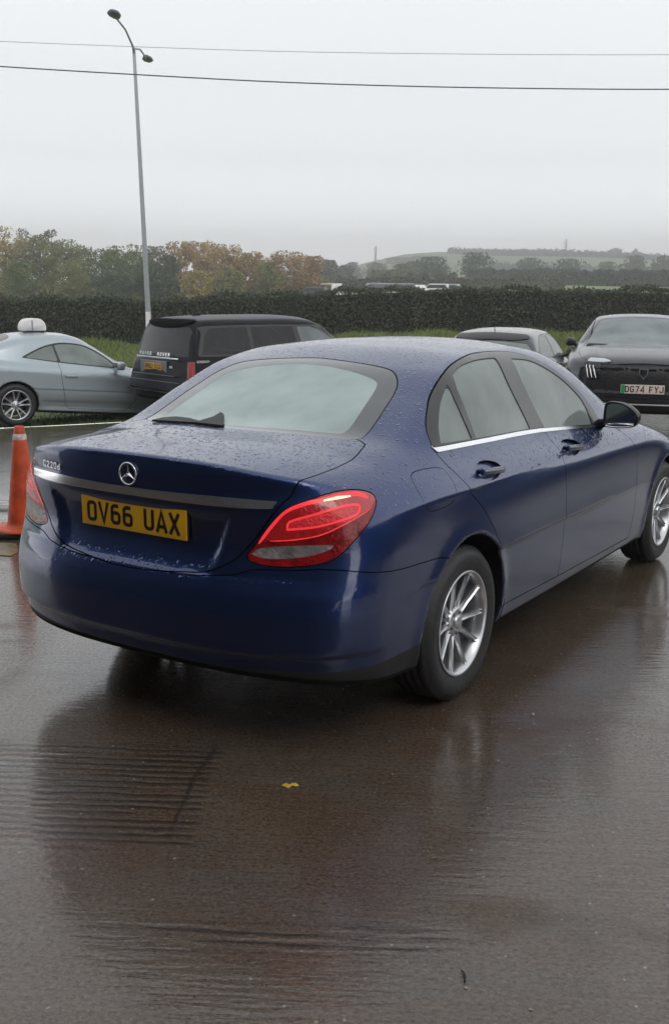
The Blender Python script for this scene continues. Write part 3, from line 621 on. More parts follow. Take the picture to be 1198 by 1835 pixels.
    # door mirrors
    OUT=[(-.828,.975),(-.826,1.055),(-.836,1.088),(-.875,1.096),(-.925,1.088),(-.972,1.064),(-1.000,1.034),(-1.003,.998),(-.985,.972),(-.93,.961),(-.86,.960)]
    OUT=[tuple(p) for p in smooth_poly(OUT,4)]; cy=sum(p[0] for p in OUT)/len(OUT); cz=sum(p[1] for p in OUT)/len(OUT)
    for sg in (1,-1):
        mb=MB(); V=[]; rings=[(1.765,.86),(1.755,.93),(1.750,.985),(1.757,1.02),(1.79,1.03),(1.84,.96),(1.88,.80),(1.905,.55),(1.915,.2)]
        for x,k in rings: V+=[(x+.05*(cy-p[0])*0,(cy+(p[0]-cy)*k)*sg,cz+(p[1]-cz)*k) for p in OUT]
        n=len(OUT); F=[(i*n+j,i*n+(j+1)%n,(i+1)*n+(j+1)%n,(i+1)*n+j) for i in range(len(rings)-1) for j in range(n)]+[tuple(range((len(rings)-1)*n,len(rings)*n))]
        mb.add(V,F,True)
        mb.tube([(1.80,-.842*sg,.985),(1.80,-.80*sg,.972),(1.80,-.76*sg,.968)],[.022,.026,.030],10)
        o=mb.build('door_mirror',M['trim'] if False else M['black'],root)
        g=MB(); k=.885; g.add([(1.7625,(cy+(p[0]-cy)*k)*sg,cz+(p[1]-cz)*k) for p in OUT],[tuple(range(n))]); g.build('mirror_glass',M['mirror'],o)
        c=MB(); c.tube([(1.752,(cy+(p[0]-cy)*.93)*sg,cz+(p[1]-cz)*.93) for p in OUT if p[1]<.985 ],.004,6); 
        c.build('mirror_edge',M['chrome'],o)
    # black piece added for the dark shape along the foot of the screen
    PIECE=[(-.390,.440),(-.343,.418),(-.334,.35),(-.351,.263),(-.385,.18),(-.32,.154),(-.277,.149),(-.295,.12),(-.425,.02),(-.412,.174)]
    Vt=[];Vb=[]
    for x,y in PIECE:
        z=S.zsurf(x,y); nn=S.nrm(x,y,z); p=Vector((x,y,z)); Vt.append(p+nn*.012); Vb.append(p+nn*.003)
    n=len(PIECE); mb=MB(); mb.add(Vt+Vb,[tuple(range(n))]+[(i,(i+1)%n,n+(i+1)%n,n+i) for i in range(n)]); mb.build('dark_screen_piece',M['plastic'],root)
    # wheels
    for x in (0,2.84):
        for sg in (-1,1): wheel(root,(x,sg*.785,.322),.322,.2145,.205,'hero',left=sg>0)
    # cabin
    mb=MB()
    mb.box((.10,0,.52),(.10,.60,.36),Matrix.Rotation(math.radians(-20),3,'Y'),b=.06); mb.box((.48,0,.42),(.30,.60,.10),b=.05); mb.build('rear_bench',M['cloth'],root)
    for y in(-.36,.36):
        mb=MB(); mb.box((1.10,y,.66),(.08,.24,.34),Matrix.Rotation(math.radians(-16),3,'Y'),b=.06); mb.box((1.38,y,.40),(.27,.25,.09),b=.05); o=mb.build('front_seat',M['cloth'],root)
        mb=MB(); mb.box((.985,y,1.10),(.05,.13,.085),Matrix.Rotation(math.radians(-12),3,'Y'),b=.04); mb.tube([(1.0,y-.05,.9),(.99,y-.05,1.08)],.007); mb.tube([(1.0,y+.05,.9),(.99,y+.05,1.08)],.007); mb.build('headrest',M['cloth'],o)
        mb=MB(); mb.box((-.02,y,.99),(.045,.12,.075),Matrix.Rotation(math.radians(-12),3,'Y'),b=.035); mb.build('rear_headrest',M['cloth'],root)
    mb=MB(); mb.box((-.20,0,.925),(.20,.62,.010),b=.005); mb.build('parcel_shelf',mat('shelf_cloth',(.10,.11,.11),.9),root)
    mb=MB(); mb.box((2.05,0,.80),(.26,.70,.13),b=.08); mb.build('dashboard',M['plastic'],root)
    mb=MB(); mb.tube([(1.70+.07*math.sin(a),-.36+.185*math.cos(a),.86+.17*math.sin(a)) for a in [2*math.pi*k/28 for k in range(29)]],.014,8,cap=False); mb.box((1.71,-.36,.86),(.02,.05,.04),b=.015); mb.box((1.71,-.36,.86),(.012,.17,.014),b=.006); mb.build('steering_wheel',M['plastic'],root)
    mb=MB(); mb.box((1.6,0,.24),(1.7,.74,.02)); mb.build('cabin_floor',M['under'],root)
    return root,S
SAL,SHELL=build_saloon()
# ================================================================ ground
def ramp(a,b,x): t=np.clip((x-a)/(b-a),0,1); return t*t*(3-2*t)
def gz(s,l):
    s=np.asarray(s,float); l=np.asarray(l,float)
    yard=-ramp(6.0,20.5,s)*(.40-.05*np.clip(l,-6,4))
    bank=.72*ramp(29.5,35,s)+2.2*ramp(40,110,s)*(.12+.88*ramp(-.09,.06,l/np.maximum(s,1)))
    far=3.0*ramp(100,250,s)
    hill=34*ramp(330,900,s)*(.62+.38*ramp(-.02,.10,l/np.maximum(s,1)))*(1-.25*ramp(900,1500,s))*(1+.05*np.sin(l/60.)+.03*np.sin(l/23.))
    hill=hill*(1-.9*ramp(.05,-.25,l/np.maximum(s,1)))
    return yard+bank+far+hill
def on_ground(s,l,dz=0): return place(s,l,float(gz(s,l))+dz)
def sheet(name,S,Lf,m,dz=0,kind='structure'):
    """grid over s values S, lateral fractions from Lf(s)->array"""
    V=[];n=None
    for s in S:
        L=Lf(s); n=len(L); z=gz(s+0*L,L)+dz
        for l,zz in zip(L,z): p=place(s,l,zz); V.append((p.x,p.y,p.z))
    F=[(i*n+j,i*n+j+1,(i+1)*n+j+1,(i+1)*n+j) for i in range(len(S)-1) for j in range(n-1)]
    return tag(link(name,mesh_np(name,np.array(V),np.array(F)[:,::-1]),m),kind=kind)
def concrete():
    m=bpy.data.materials.new('wet_concrete'); m.use_nodes=True; t=m.node_tree; p=t.nodes['Principled BSDF']; N=t.nodes.new; L=t.links
    tc=N('ShaderNodeTexCoord'); sp=N('ShaderNodeSeparateXYZ'); L.new(tc.outputs['Object'],sp.inputs[0])
    def dot(a,b):
        x=N('ShaderNodeMath'); x.operation='MULTIPLY'; x.inputs[1].default_value=a; L.new(sp.outputs['X'],x.inputs[0])
        y=N('ShaderNodeMath'); y.operation='MULTIPLY_ADD'; y.inputs[1].default_value=b; L.new(sp.outputs['Y'],y.inputs[0]); L.new(x.outputs[0],y.inputs[2]); return y.outputs[0]
    P=dot(.507,-.862); Q=dot(.862,.507)
    def mth(op,a,b=None,c=None,clamp=False):
        x=N('ShaderNodeMath'); x.operation=op; x.use_clamp=clamp
        for i,v in enumerate((a,b,c)):
            if v is None: continue
            if isinstance(v,(int,float)): x.inputs[i].default_value=v
            else: L.new(v,x.inputs[i])
        return x.outputs[0]
    def noise(sp_,sq_,det=4,dist=0,off=0,rough=.5):
        c=N('ShaderNodeCombineXYZ'); L.new(mth('MULTIPLY_ADD',P,sp_,off),c.inputs[0]); L.new(mth('MULTIPLY',Q,sq_),c.inputs[1])
        n=N('ShaderNodeTexNoise'); n.inputs['Scale'].default_value=1; n.inputs['Detail'].default_value=det; n.inputs['Distortion'].default_value=dist; n.inputs['Roughness'].default_value=rough; L.new(c.outputs[0],n.inputs['Vector']); return n.outputs['Fac']
    def mr(v,a,b,c=0,d=1,ss=True):
        r=N('ShaderNodeMapRange'); r.interpolation_type='SMOOTHSTEP' if ss else 'LINEAR'
        for k,x in zip(('From Min','From Max','To Min','To Max'),(a,b,c,d)): r.inputs[k].default_value=x
        L.new(v,r.inputs['Value']); return r.outputs[0]
    def box(v,a,b,e): return mth('MULTIPLY',mr(v,a-e,a+e),mr(v,b+e,b-e))
    def mixc(f,a,b):
        x=N('ShaderNodeMix'); x.data_type='RGBA'
        if isinstance(f,float): x.inputs['Factor'].default_value=f
        else: L.new(f,x.inputs['Factor'])
        for i,v in ((6,a),(7,b)):
            if isinstance(v,tuple): x.inputs[i].default_value=(*v,1)
            else: L.new(v,x.inputs[i])
        return x.outputs[2]
    jit=noise(3,3,3,off=9); P2=mth('MULTIPLY_ADD',mth('SUBTRACT',jit,.5),.05,P); Q2=mth('MULTIPLY_ADD',mth('SUBTRACT',jit,.5),.035,Q)
    # colours: browns, greys, aggregate specks
    big=noise(.9,1.3,5,.6,3); med=noise(3.2,5,5,.4,7); col=mixc(mr(big,.38,.62),(.108,.080,.060),(.084,.068,.056)); col=mixc(mr(med,.35,.65),col,(.090,.058,.038))
    rust=mth('MULTIPLY',mr(noise(1.4,1.1,4,.5,21),.5,.66),.45); col=mixc(rust,col,(.078,.042,.026))
    edge=mr(P2,-.62,-.85); near=mr(Q,-2.0,-2.35); brown=mth('MULTIPLY',mr(mth('ADD',P2,mth('MULTIPLY',Q,-.10)),-.70,-.83),mr(Q2,-1.75,-2.1)); col=mixc(mth('MULTIPLY',brown,.85),col,(.085,.047,.030))
    rr=mth('MULTIPLY',box(P2,-.62,-.16,.06),box(Q2,-1.95,-1.45,.12)); col=mixc(mth('MULTIPLY',rr,.6),col,(.080,.046,.031))
    streak=noise(5,70,4,0,31,.65); col=mixc(mth('MULTIPLY',mr(streak,.42,.62),.35),col,(.035,.032,.030))
    fine=noise(90,110,5,0,1,.75); col=mixc(mth('MULTIPLY',mr(fine,.48,.66),.6),col,(.19,.145,.11)); fin2=noise(55,75,5,0,81,.75); col=mixc(mth('MULTIPLY',mr(fin2,.48,.62),.55),col,(.026,.019,.015))
    v=N('ShaderNodeTexVoronoi'); v.inputs['Scale'].default_value=26; L.new(tc.outputs['Object'],v.inputs['Vector']); sc=N('ShaderNodeSeparateColor'); L.new(v.outputs['Color'],sc.inputs[0])
    speck=mth('MULTIPLY',mr(v.outputs['Distance'],.17,.06),mth('GREATER_THAN',sc.outputs[0],.86)); col=mixc(mth('MULTIPLY',speck,.7),col,(.34,.30,.27))
    # relief: brushed lines, tamped ridges, the joint, rain ripples
    brush=noise(7,75,4,.2,5,.7); rough_=noise(60,75,5,.3,2,.7); lump=noise(7,13,4,.3,12)
    ridge=mth('SINE',mth('MULTIPLY_ADD',mth('SUBTRACT',lump,.5),4.5,mth('MULTIPLY',Q,2*math.pi/.043)))
    rm1=mth('MULTIPLY',mr(P2,-.12,-.17),mth('MULTIPLY',box(Q2,-1.72,-1.02,.06),mr(noise(2,20,2,0,40),.3,.5)))
    rm2=mth('MULTIPLY',mth('MULTIPLY',box(P2,-.30,.62,.12),box(Q2,-2.20,-2.08,.025)),mr(noise(3,30,3,0,44),.35,.6))
    rm=mth('MAXIMUM',rm1,rm2)
    joint=mth('MULTIPLY',mr(mth('ABSOLUTE',mth('MULTIPLY_ADD',Q,-.05,mth('ADD',P2,.135))),.016,.002),mth('MULTIPLY',mr(Q2,-1.75,-1.5),mr(Q2,-.95,-1.08)))
    jstep=mth('MULTIPLY',mr(mth('MULTIPLY_ADD',Q,-.05,mth('ADD',P2,.135)),-.02,.02),mr(Q2,-2.0,-1.9))
    j2=mr(mth('ABSOLUTE',mth('ADD',Q2,2.16)),.014,.002); j3=mr(mth('ABSOLUTE',mth('SUBTRACT',Q2,4.6)),.03,.004)
    pits=noise(18,22,4,.5,50,.6)
    wetn=noise(.7,1.0,4,.4,15)
    tongue=mth('MULTIPLY',mr(mth('ABSOLUTE',mth('ADD',mth('MULTIPLY_ADD',Q2,.42,P2),1.33)),.24,.10),mr(Q2,-1.2,-1.35)); puddle=mth('MAXIMUM',mth('MAXIMUM',tongue,mth('MULTIPLY',mth('MULTIPLY',mr(P2,-.35,-.58),mr(P2,-1.22,-1.05)),box(Q2,-1.0,1.6,.2))),mr(wetn,.52,.66))
    calm=mth('SUBTRACT',1.0,mth('MULTIPLY',puddle,.72))
    h=mth('MULTIPLY',brush,.8); h=mth('MULTIPLY_ADD',rough_,.85,h); h=mth('MULTIPLY_ADD',lump,.55,h)
    coarse=mth('MAXIMUM',mth('MAXIMUM',brown,rr),mr(noise(1.2,1.7,3,0,61),.56,.7)); h=mth('MULTIPLY_ADD',mth('MULTIPLY',pits,coarse),1.6,h)
    h=mth('MULTIPLY',h,calm); h=mth('MULTIPLY_ADD',mth('MULTIPLY',ridge,rm),.62,h); h=mth('MULTIPLY_ADD',joint,-.9,h); h=mth('MULTIPLY_ADD',jstep,1.3,h); h=mth('MULTIPLY_ADD',j3,-1.5,h)
    h2=mth('MULTIPLY',noise(5,42,2,.3,91,.5),1.1); h2=mth('MULTIPLY_ADD',noise(36,60,3,.5,17,.6),.55,h2); h2=mth('MULTIPLY_ADD',noise(2.5,4,2,0,18,.5),.25,h2); h2=mth('MULTIPLY',h2,mth('SUBTRACT',1.0,mth('MULTIPLY',puddle,.45))); h2=mth('MULTIPLY_ADD',mth('MULTIPLY',ridge,rm),.38,h2); h2=mth('MULTIPLY_ADD',mth('MULTIPLY',pits,coarse),.9,h2); h2=mth('MULTIPLY_ADD',joint,-.8,h2); h2=mth('MULTIPLY_ADD',rough_,.12,h2)
    b=N('ShaderNodeBump'); b.inputs['Strength'].default_value=1; b.inputs['Distance'].default_value=.0042; L.new(h,b.inputs['Height']); L.new(b.outputs[0],p.inputs['Normal'])
    col=mixc(mth('MULTIPLY',mr(mth('MULTIPLY',ridge,rm),.15,-.95),.75),col,(.018,.015,.013)); col=mixc(mth('MAXIMUM',mth('MULTIPLY',joint,.55),mth('MULTIPLY',j3,.8)),col,(.012,.010,.009))
    L.new(col,p.inputs['Base Color'])
    ro=mth('MULTIPLY_ADD',mr(noise(2.2,3.1,5,.3,77),.3,.7),.12,.09); ro=mth('MULTIPLY_ADD',coarse,.14,ro); ro=mth('SUBTRACT',ro,mth('MULTIPLY',puddle,.14)); ro=mth('MAXIMUM',ro,.04); L.new(ro,p.inputs['Roughness'])
    cw=mth('SUBTRACT',1.0,mth('MULTIPLY',mth('MULTIPLY',coarse,mth('SUBTRACT',1.0,puddle)),.55)); cw=mth('MULTIPLY',cw,mth('MULTIPLY_ADD',mr(noise(70,95,4,0,66,.7),.36,.58),.5,.5)); L.new(cw,p.inputs['Coat Weight']); p.inputs['Coat IOR'].default_value=1.62; p.inputs['Coat Roughness'].default_value=.06; b2=N('ShaderNodeBump'); b2.inputs['Strength'].default_value=.6; b2.inputs['Distance'].default_value=.0024; L.new(h2,b2.inputs['Height']); L.new(b2.outputs[0],p.inputs['Coat Normal'])
    p.inputs['IOR'].default_value=1.5; p.inputs['Specular IOR Level'].default_value=.12
    return m
M['concrete']=concrete()
yl=lambda s: 19.3+.27*0+0
YS=[-8,-5,-3,-1,0,1,2,3,4,5,6]+list(np.arange(6.5,20.6,.5))
def yard_edge(l): return 19.2+.27*l
def grid(name,f0,f1,l0,l1,m,ns,nl,dz,kind='structure'):
    V=[];F=[]
    for i in range(ns+1):
        for j in range(nl+1):
            l=l0+(l1-l0)*j/nl; a,b=f0(l),f1(l); s=a+(b-a)*i/ns; p=place(s,l,float(gz(s,l))+dz); V.append((p.x,p.y,p.z))
    n=nl+1; F=[(i*n+j,(i+1)*n+j,(i+1)*n+j+1,i*n+j+1) for i in range(ns) for j in range(nl)]
    return tag(link(name,mesh_np(name,np.array(V),np.array(F)[:,::-1]),m),kind=kind)
grid('yard_concrete',lambda l:-8,yard_edge,-30,30,M['concrete'],90,40,0)
# ================================================================ verge, path, fields
def matn(name,a,b,sc=3,rough=.8,bump=0,island=False,spec=.3,c=None,coord='Object',trl=0):
    m=bpy.data.materials.new(name); m.use_nodes=True; t=m.node_tree; p=t.nodes['Principled BSDF']; N=t.nodes.new; L=t.links
    tc=N('ShaderNodeTexCoord'); n=N('ShaderNodeTexNoise'); n.inputs['Scale'].default_value=sc; n.inputs['Detail'].default_value=5; L.new(tc.outputs[coord],n.inputs['Vector'])
    r=N('ShaderNodeMapRange'); r.inputs['From Min'].default_value=.32; r.inputs['From Max'].default_value=.68; L.new(n.outputs['Fac'],r.inputs['Value'])
    x=N('ShaderNodeMix'); x.data_type='RGBA'; x.inputs[6].default_value=(*a,1); x.inputs[7].default_value=(*b,1); L.new(r.outputs[0],x.inputs['Factor']); o=x.outputs[2]
    if island:
        g=N('ShaderNodeNewGeometry'); y=N('ShaderNodeMix'); y.data_type='RGBA'; y.blend_type='MULTIPLY'; y.inputs['Factor'].default_value=1
        q=N('ShaderNodeMapRange'); q.inputs['To Min'].default_value=.72; q.inputs['To Max'].default_value=1.28; L.new(g.outputs['Random Per Island'],q.inputs['Value']); L.new(o,y.inputs[6]); L.new(q.outputs[0],y.inputs[7]); o=y.outputs[2]
    L.new(o,p.inputs['Base Color']); p.inputs['Roughness'].default_value=rough; p.inputs['Specular IOR Level'].default_value=spec
    if bump:
        b=N('ShaderNodeBump'); b.inputs['Strength'].default_value=bump; b.inputs['Distance'].default_value=.02; L.new(n.outputs['Fac'],b.inputs['Height']); L.new(b.outputs[0],p.inputs['Normal'])
    return m
M['turf']=matn('damp_turf',(.055,.085,.022),(.085,.11,.030),.8); M['field']=matn('field_grass',(.20,.26,.09),(.15,.21,.08),.02,.9); M['pathm']=matn('wet_tarmac',(.11,.115,.12),(.16,.165,.17),1.5,.16,.25,spec=.6)
M['dground']=matn('dark_ground',(.020,.018,.014),(.035,.032,.026),2,.8); M['blade']=matn('grass_blade',(.20,.245,.07),(.14,.18,.055),.35,.6,island=True); M['blade2']=matn('short_grass',(.085,.13,.035),(.12,.15,.04),.5,.6,island=True)
M['hleaf']=matn('hedge_leaf',(.060,.082,.050),(.082,.088,.060),.25,.55,island=True); M['hcore']=matn('hedge_twigs',(.018,.020,.013),(.026,.024,.017),2,.9)
M['bark']=matn('bark',(.06,.05,.04),(.10,.09,.075),4,.9); M['birch']=matn('pale_bark',(.30,.28,.25),(.12,.11,.10),6,.8)
Sg=list(np.arange(19.0,29,1.0))+list(np.arange(29,36,.6))+[38,42,50,60,75,90,105,125,150,180,215,250,300,340,380,430,480,540,600,680,760,840,900,980,1100,1300,1500]
sheet('field',Sg,lambda s:np.linspace(-1,1,61)*(30+.9*s),M['field'],-.06)
grid('grass_margin',yard_edge,lambda l:max(23.4+.15*l,yard_edge(l)+.8),-20,16,M['turf'],4,40,.004)
grid('path',lambda l:max(23.4+.15*l,yard_edge(l)+.8),lambda l:28.3+.15*l,-20,22,M['pathm'],6,30,.0)
grid('dark_band',lambda l:28.3+.15*l,lambda l:31.6,-20,22,M['dground'],4,30,.006)  # dark band of ground between path and bank
grid('verge_bank',lambda l:31.6,lambda l:37.5,-40,40,M['turf'],8,60,.01)
def blades(name,n,f0,f1,l0,l1,h0,h1,wd,m,label):
    l=RNG.uniform(l0,l1,n); a=np.array([f0(x) for x in l]); b=np.array([f1(x) for x in l]); s=a+(b-a)*RNG.random(n)
    # tufts
    l+=.12*np.sin(s*9)+RNG.normal(0,.05,n); z=gz(s,l); base=np.array(CAMP)[None]+np.outer(s,np.array(FW))+np.outer(l,np.array(RT)); base[:,2]=z
    h=RNG.uniform(h0,h1,n)*(.7+.45*np.sin(l*1.7)*np.sin(l*.53+2)); an=RNG.uniform(0,6.28,n); d=np.c_[np.cos(an),np.sin(an),0*an]*wd/2; ln=np.c_[RNG.normal(0,.35,n),RNG.normal(0,.35,n),0*an]*h[:,None]
    up=np.c_[0*h,0*h,h]; V=np.stack([base-d,base+d,base+d*.6+up*.6+ln*.4,base+up+ln,base-d*.6+up*.6+ln*.4],1).reshape(-1,3)
    k=np.arange(n)*5; F=np.concatenate([np.stack([k,k+1,k+2],1),np.stack([k,k+2,k+4],1),np.stack([k+4,k+2,k+3],1)])
    return tag(link(name,mesh_np(name,V,F),m),label,'grass',kind='stuff')
blades('verge_grass',42000,lambda l:31.4,lambda l:35.6,-20,19,.12,.34,.030,M['blade'],'long yellow green grass growing along the foot of the hedge')
blades('margin_grass',22000,yard_edge,lambda l:max(23.4+.15*l,yard_edge(l)+.8),-9,10,.03,.09,.018,M['blade2'],'short green grass at the edge of the yard')
# ---------------------------------------------------------------- foliage
def cards(C,size,asp=.6):
    n=len(C); a=RNG.normal(size=(n,3)); a/=np.linalg.norm(a,axis=1,keepdims=True); b=np.cross(a,RNG.normal(size=(n,3))); b/=np.linalg.norm(b,axis=1,keepdims=True)
    s=size*RNG.uniform(.55,1.3,n)[:,None]; n_=np.cross(a,b)*s*.25
    V=np.stack([C-a*s,C-b*s*asp+n_,C+a*s,C+b*s*asp+n_],1).reshape(-1,3); k=np.arange(n)*4
    return V,np.stack([k,k+1,k+2,k+3],1)
def hedge(name,label,s0,l0,s1,l1,h,wd,n,leaf,flip=1,cat='hedge',top_noise=.06,mt=None):
    root=thing(name,label,cat,on_ground((s0+s1)/2,(l0+l1)/2)); o=root.location
    L=math.hypot(s1-s0,l1-l0); ds,dl=(s1-s0)/L,(l1-l0)/L; t=RNG.uniform(0,1,n)
    # shell-biased cross section
    u=RNG.uniform(-1,1,n); v=RNG.uniform(0,1,n); f=RNG.random(n); side=f<.45; top=f>.68
    u=np.where(side,-flip*np.sign(dl)*(.93+RNG.normal(0,.05,n)),u); v=np.where(top,1+RNG.normal(0,.03,n),v)
    s=s0+(s1-s0)*t+u*wd/2*dl; l=l0+(l1-l0)*t-u*wd/2*ds
    bump=top_noise*(np.sin(l*1.3)+np.sin(l*3.1+1)+.8*np.sin(l*.45+2)+.5*np.sin(l*7.7)); bul=.06*np.sin(l*2.3+v*3)+.05*np.sin(l*5.1)
    s=s+bul*np.sign(-dl)*side; z=gz(s,l)+v*(h+bump*v); C=np.array(CAMP)[None]*[1,1,0]+np.outer(s,np.array(FW))+np.outer(l,np.array(RT)); C[:,2]=z; C-=np.array(o)
    V,F=cards(C,leaf); link('foliage',mesh_np('foliage',V,F,smooth=False),mt or M['hleaf'],root)
    # woody core
    k=60; V=[];F=[]
    for i in range(k+1):
        q=i/k
        for uu,vv in ((-.8,0),(-.84,.5),(-.78,.88),(-.4,.95),(.4,.95),(.78,.88),(.84,.5),(.8,0)):
            ss=s0+(s1-s0)*q+uu*wd/2*dl; ll=l0+(l1-l0)*q-uu*wd/2*ds; p=place(ss,ll,float(gz(ss,ll))+vv*h-(.1 if vv==0 else 0)); V.append(tuple(p-o))
    for i in range(k):
        for j in range(7): F.append((i*8+j,i*8+j+1,i*8+j+9,i*8+j+8))
    mb=MB(); mb.add(V,F+[tuple(range(8))[::-1],tuple(k*8+j for j in range(8))],True); mb.build('branches',M['hcore'],root); return root
hedge('hedge','long clipped dark green hedge behind the parked cars',36.6,-24,36.6,24,1.54,1.3,80000,.05,top_noise=.05)
hedge('reflection_hedge','unseen hedge added right of the yard as a dark reflection in the cars',-8,14,27,17,1.8,1.8,9000,.15,flip=-1,top_noise=.25)  # added out of view so the car sides reflect something dark
def tree(name,label,s,l,top_z,w,m,n=1500,leaf=.3,base=.25,shape='round',group=None,bark=None,dz=0,lean=0,gaps=.0):
    g=float(gz(s,l)); H=top_z-g; root=thing(name,label,'tree',place(s,l,g),group=group)
    # limbs
    mb=MB(); tips=[]
    tw=max(.05,H*.016); mb.tube([(0,0,-.2),(lean*.3,0,H*.3),(lean*.6,0,H*.62),(lean,0,H*.9)],[tw*1.25,tw,tw*.6,tw*.2],7)
    nb=9 if shape!='narrow' else 11
    for i in range(nb):
        a=RNG.uniform(0,6.28); z0=H*(base+.06+(.85-base)*i/nb*.8); r=w/2*RNG.uniform(.45,.85)*(1 if shape!='narrow' else .9); up=H*RNG.uniform(.08,.2)
        p=[(0,0,z0),(r*.5*math.cos(a),r*.5*math.sin(a),z0+up*.6),(r*math.cos(a),r*math.sin(a),min(z0+up,H*.95))]; mb.tube(p,[tw*.45,tw*.28,tw*.08],5); tips.append(p[2]); tips.append(p[1])
    mb.build('trunk',bark or M['bark'],root)
    # crown: clumps around limb tips inside the overall outline
    K=26 if n>900 else 14; cl=[]
    for i in range(K):
        z=RNG.uniform(base,1)**.85; 
        if shape=='narrow': rr=(.42+.58*math.sin(math.pi*min(1,(1-z)*1.25+.12)))*1.0
        else: rr=math.sqrt(max(.05,1-((z-.52)/.54)**2))
        a=RNG.uniform(0,6.28); q=w/2*rr*math.sqrt(RNG.uniform(.15,1))*.78; cl.append((q*math.cos(a),q*math.sin(a),z*H*.93))
    cl+= [(x,y,z) for x,y,z in tips if z>base*H]; cl.append((lean,0,H*.93)); cl=np.array(cl); K=len(cl)
    R=w*RNG.uniform(.13,.24,K)*(1.0 if shape!='narrow' else .85); pick=RNG.integers(0,K,n); d=RNG.normal(size=(n,3)); d/=np.linalg.norm(d,axis=1,keepdims=True); rad=R[pick]*RNG.uniform(.45,1.05,n)**.6
    C=cl[pick]+d*rad[:,None]*np.array([1,1,.8]); C[:,2]=np.minimum(C[:,2],H*RNG.uniform(.97,1.0,n)); C=C[C[:,2]>H*base*.75]
    V,F=cards(C,leaf); link('crown',mesh_np('crown',V,F,smooth=False),m,root); return root
def lat(u,s): return (bearing(u,500,s)-CAMP).dot(RT)
LV={k:matn('leaf_'+k,tuple(x*1.9 for x in a),tuple(x*1.9 for x in b),.5,.7,island=True) for k,a,b in (('orange',(.21,.145,.070),(.18,.13,.062)),('rust',(.19,.125,.065),(.15,.108,.058)),('olive',(.105,.105,.035),(.075,.085,.032)),('green',(.055,.075,.030),(.080,.095,.035)),('yellow',(.19,.14,.045),(.12,.105,.04)),('dark',(.030,.045,.026),(.045,.058,.032)),('grey',(.06,.065,.045),(.085,.085,.06)))}
# autumn belt on the left: photo column, crown top row, width m, kind, distance
BELT=[(-30,398,5.5,'olive',128),(8,404,4.2,'yellow',118),(40,408,3.8,'grey',134),(70,420,3.8,'olive',122),(92,408,3.4,'grey',130),(122,428,4.0,'olive',120),(150,440,4.2,'green',132),(182,446,4.0,'green',118),(212,440,3.6,'olive',128),(236,450,3.6,'green',119),(252,438,3.6,'olive',133),(285,440,3.4,'grey',126),(300,456,3.0,'dark',120),(322,432,3.4,'orange',124),(347,430,3.2,'rust',132),(373,431,3.3,'orange',121),(398,434,3.2,'rust',128),(420,437,3.0,'orange',133),(440,452,3.0,'rust',122),(464,450,3.2,'orange',129),(484,470,2.6,'olive',120),(506,449,3.4,'rust',126),(532,451,3.5,'orange',131),(556,458,3.2,'rust',123),(272,470,3.2,'dark',112),(130,470,3.6,'olive',110),(410,480,2.8,'olive',111),(30,465,3.6,'green',110),(205,480,3.4,'dark',110),(350,485,2.8,'yellow',110)]
words={'orange':'orange brown birch','rust':'rust coloured birch','olive':'olive green tree','green':'green tree','yellow':'yellow leaved tree','dark':'dark green small tree','grey':'thin grey green tree'}
NUM=['first','second','third','fourth','fifth','sixth','seventh','eighth','ninth','tenth']; cnt={}; order=sorted(BELT)
tot={k:sum(1 for b in BELT if b[3]==k) for k in words}
for u,v,wd,k,s in order:
    i=cnt.get(k,0); cnt[k]=i+1; p=bearing(u,v,s); l=(p-CAMP).dot(RT)
    lab=f"{words[k]} beyond the hedge, {NUM[i]} of its colour from left"
    tree('birch_tree' if k in('orange','rust') else 'autumn_tree',lab,s,l,p.z,wd*1.35,LV[k],4600,.13,.03,'narrow','autumn trees beyond the hedge',M['birch'] if k in('orange','rust','grey') else M['bark'])
hedge('undergrowth','dense bramble undergrowth at the foot of the autumn trees',112,lat(-120,112),128,lat(580,128),1.6,5,9000,.25,top_noise=.5,mt=LV['olive'],cat='shrubs')
# far trees towards the hill
FAR=[(587,466,6.5,'dark',235,'dark round tree just right of the orange birches'),(612,476,6,'dark',280,'low hazy tree left of the pale pylon'),(633,471,9,'grey',430,'pale hazy tree on the skyline above the white van'),(677,471,9,'grey',400,'faint tree beneath the left pylon'),(692,484,7,'green',215,'olive green tree behind the parked coach'),(722,474,8,'green',240,'green tree directly above the parked coach'),(776,461,8.5,'dark',250,'broad dark tree right of the parked coach'),(748,468,7,'dark',262,'dark tree leaning against the broad tree above the coach'),(853,453,8.8,'dark',250,'large lone dark oak standing in front of the pale hill'),(952,463,10.5,'dark',310,'wide hazy oak left of the right pylon foot'),(1013,464,9,'dark',292,'hazy oak with a low skirt right of the wide oak'),(1090,469,8.5,'grey',345,'hazy small tree left of the pair above the far hedge'),(1134,458,11,'dark',350,'tall hazy oak above the far hedge near the right edge'),(1190,459,9,'dark',330,'hazy oak cut by the right edge of the view'),(1103,446,10,'dark',860,'small round tree on the crest of the hill'),(1139,447,5,'dark',860,'tiny lone tree on the hill crest at the right'),(722,463,22,'grey',620,'faint wooded mound on the skyline left part'),(770,461,22,'grey',640,'faint wooded mound on the skyline behind the broad dark tree')]
for u,v,wd,k,s,lab in FAR:
    p=bearing(u,v,s); l=(p-CAMP).dot(RT); tree('oak_tree' if 'oak' in lab else 'field_tree',lab,s,l,p.z,wd,LV[k],1500 if s<500 else 800,.34*s/250,.10,'round','scattered trees across the fields')
hedge('far_hedge','dark flat topped hedge across the far field under the hazy oaks',215,lat(840,215),185,lat(1330,185),2.6,2.0,9000,.30,top_noise=.12,mt=LV['dark'])
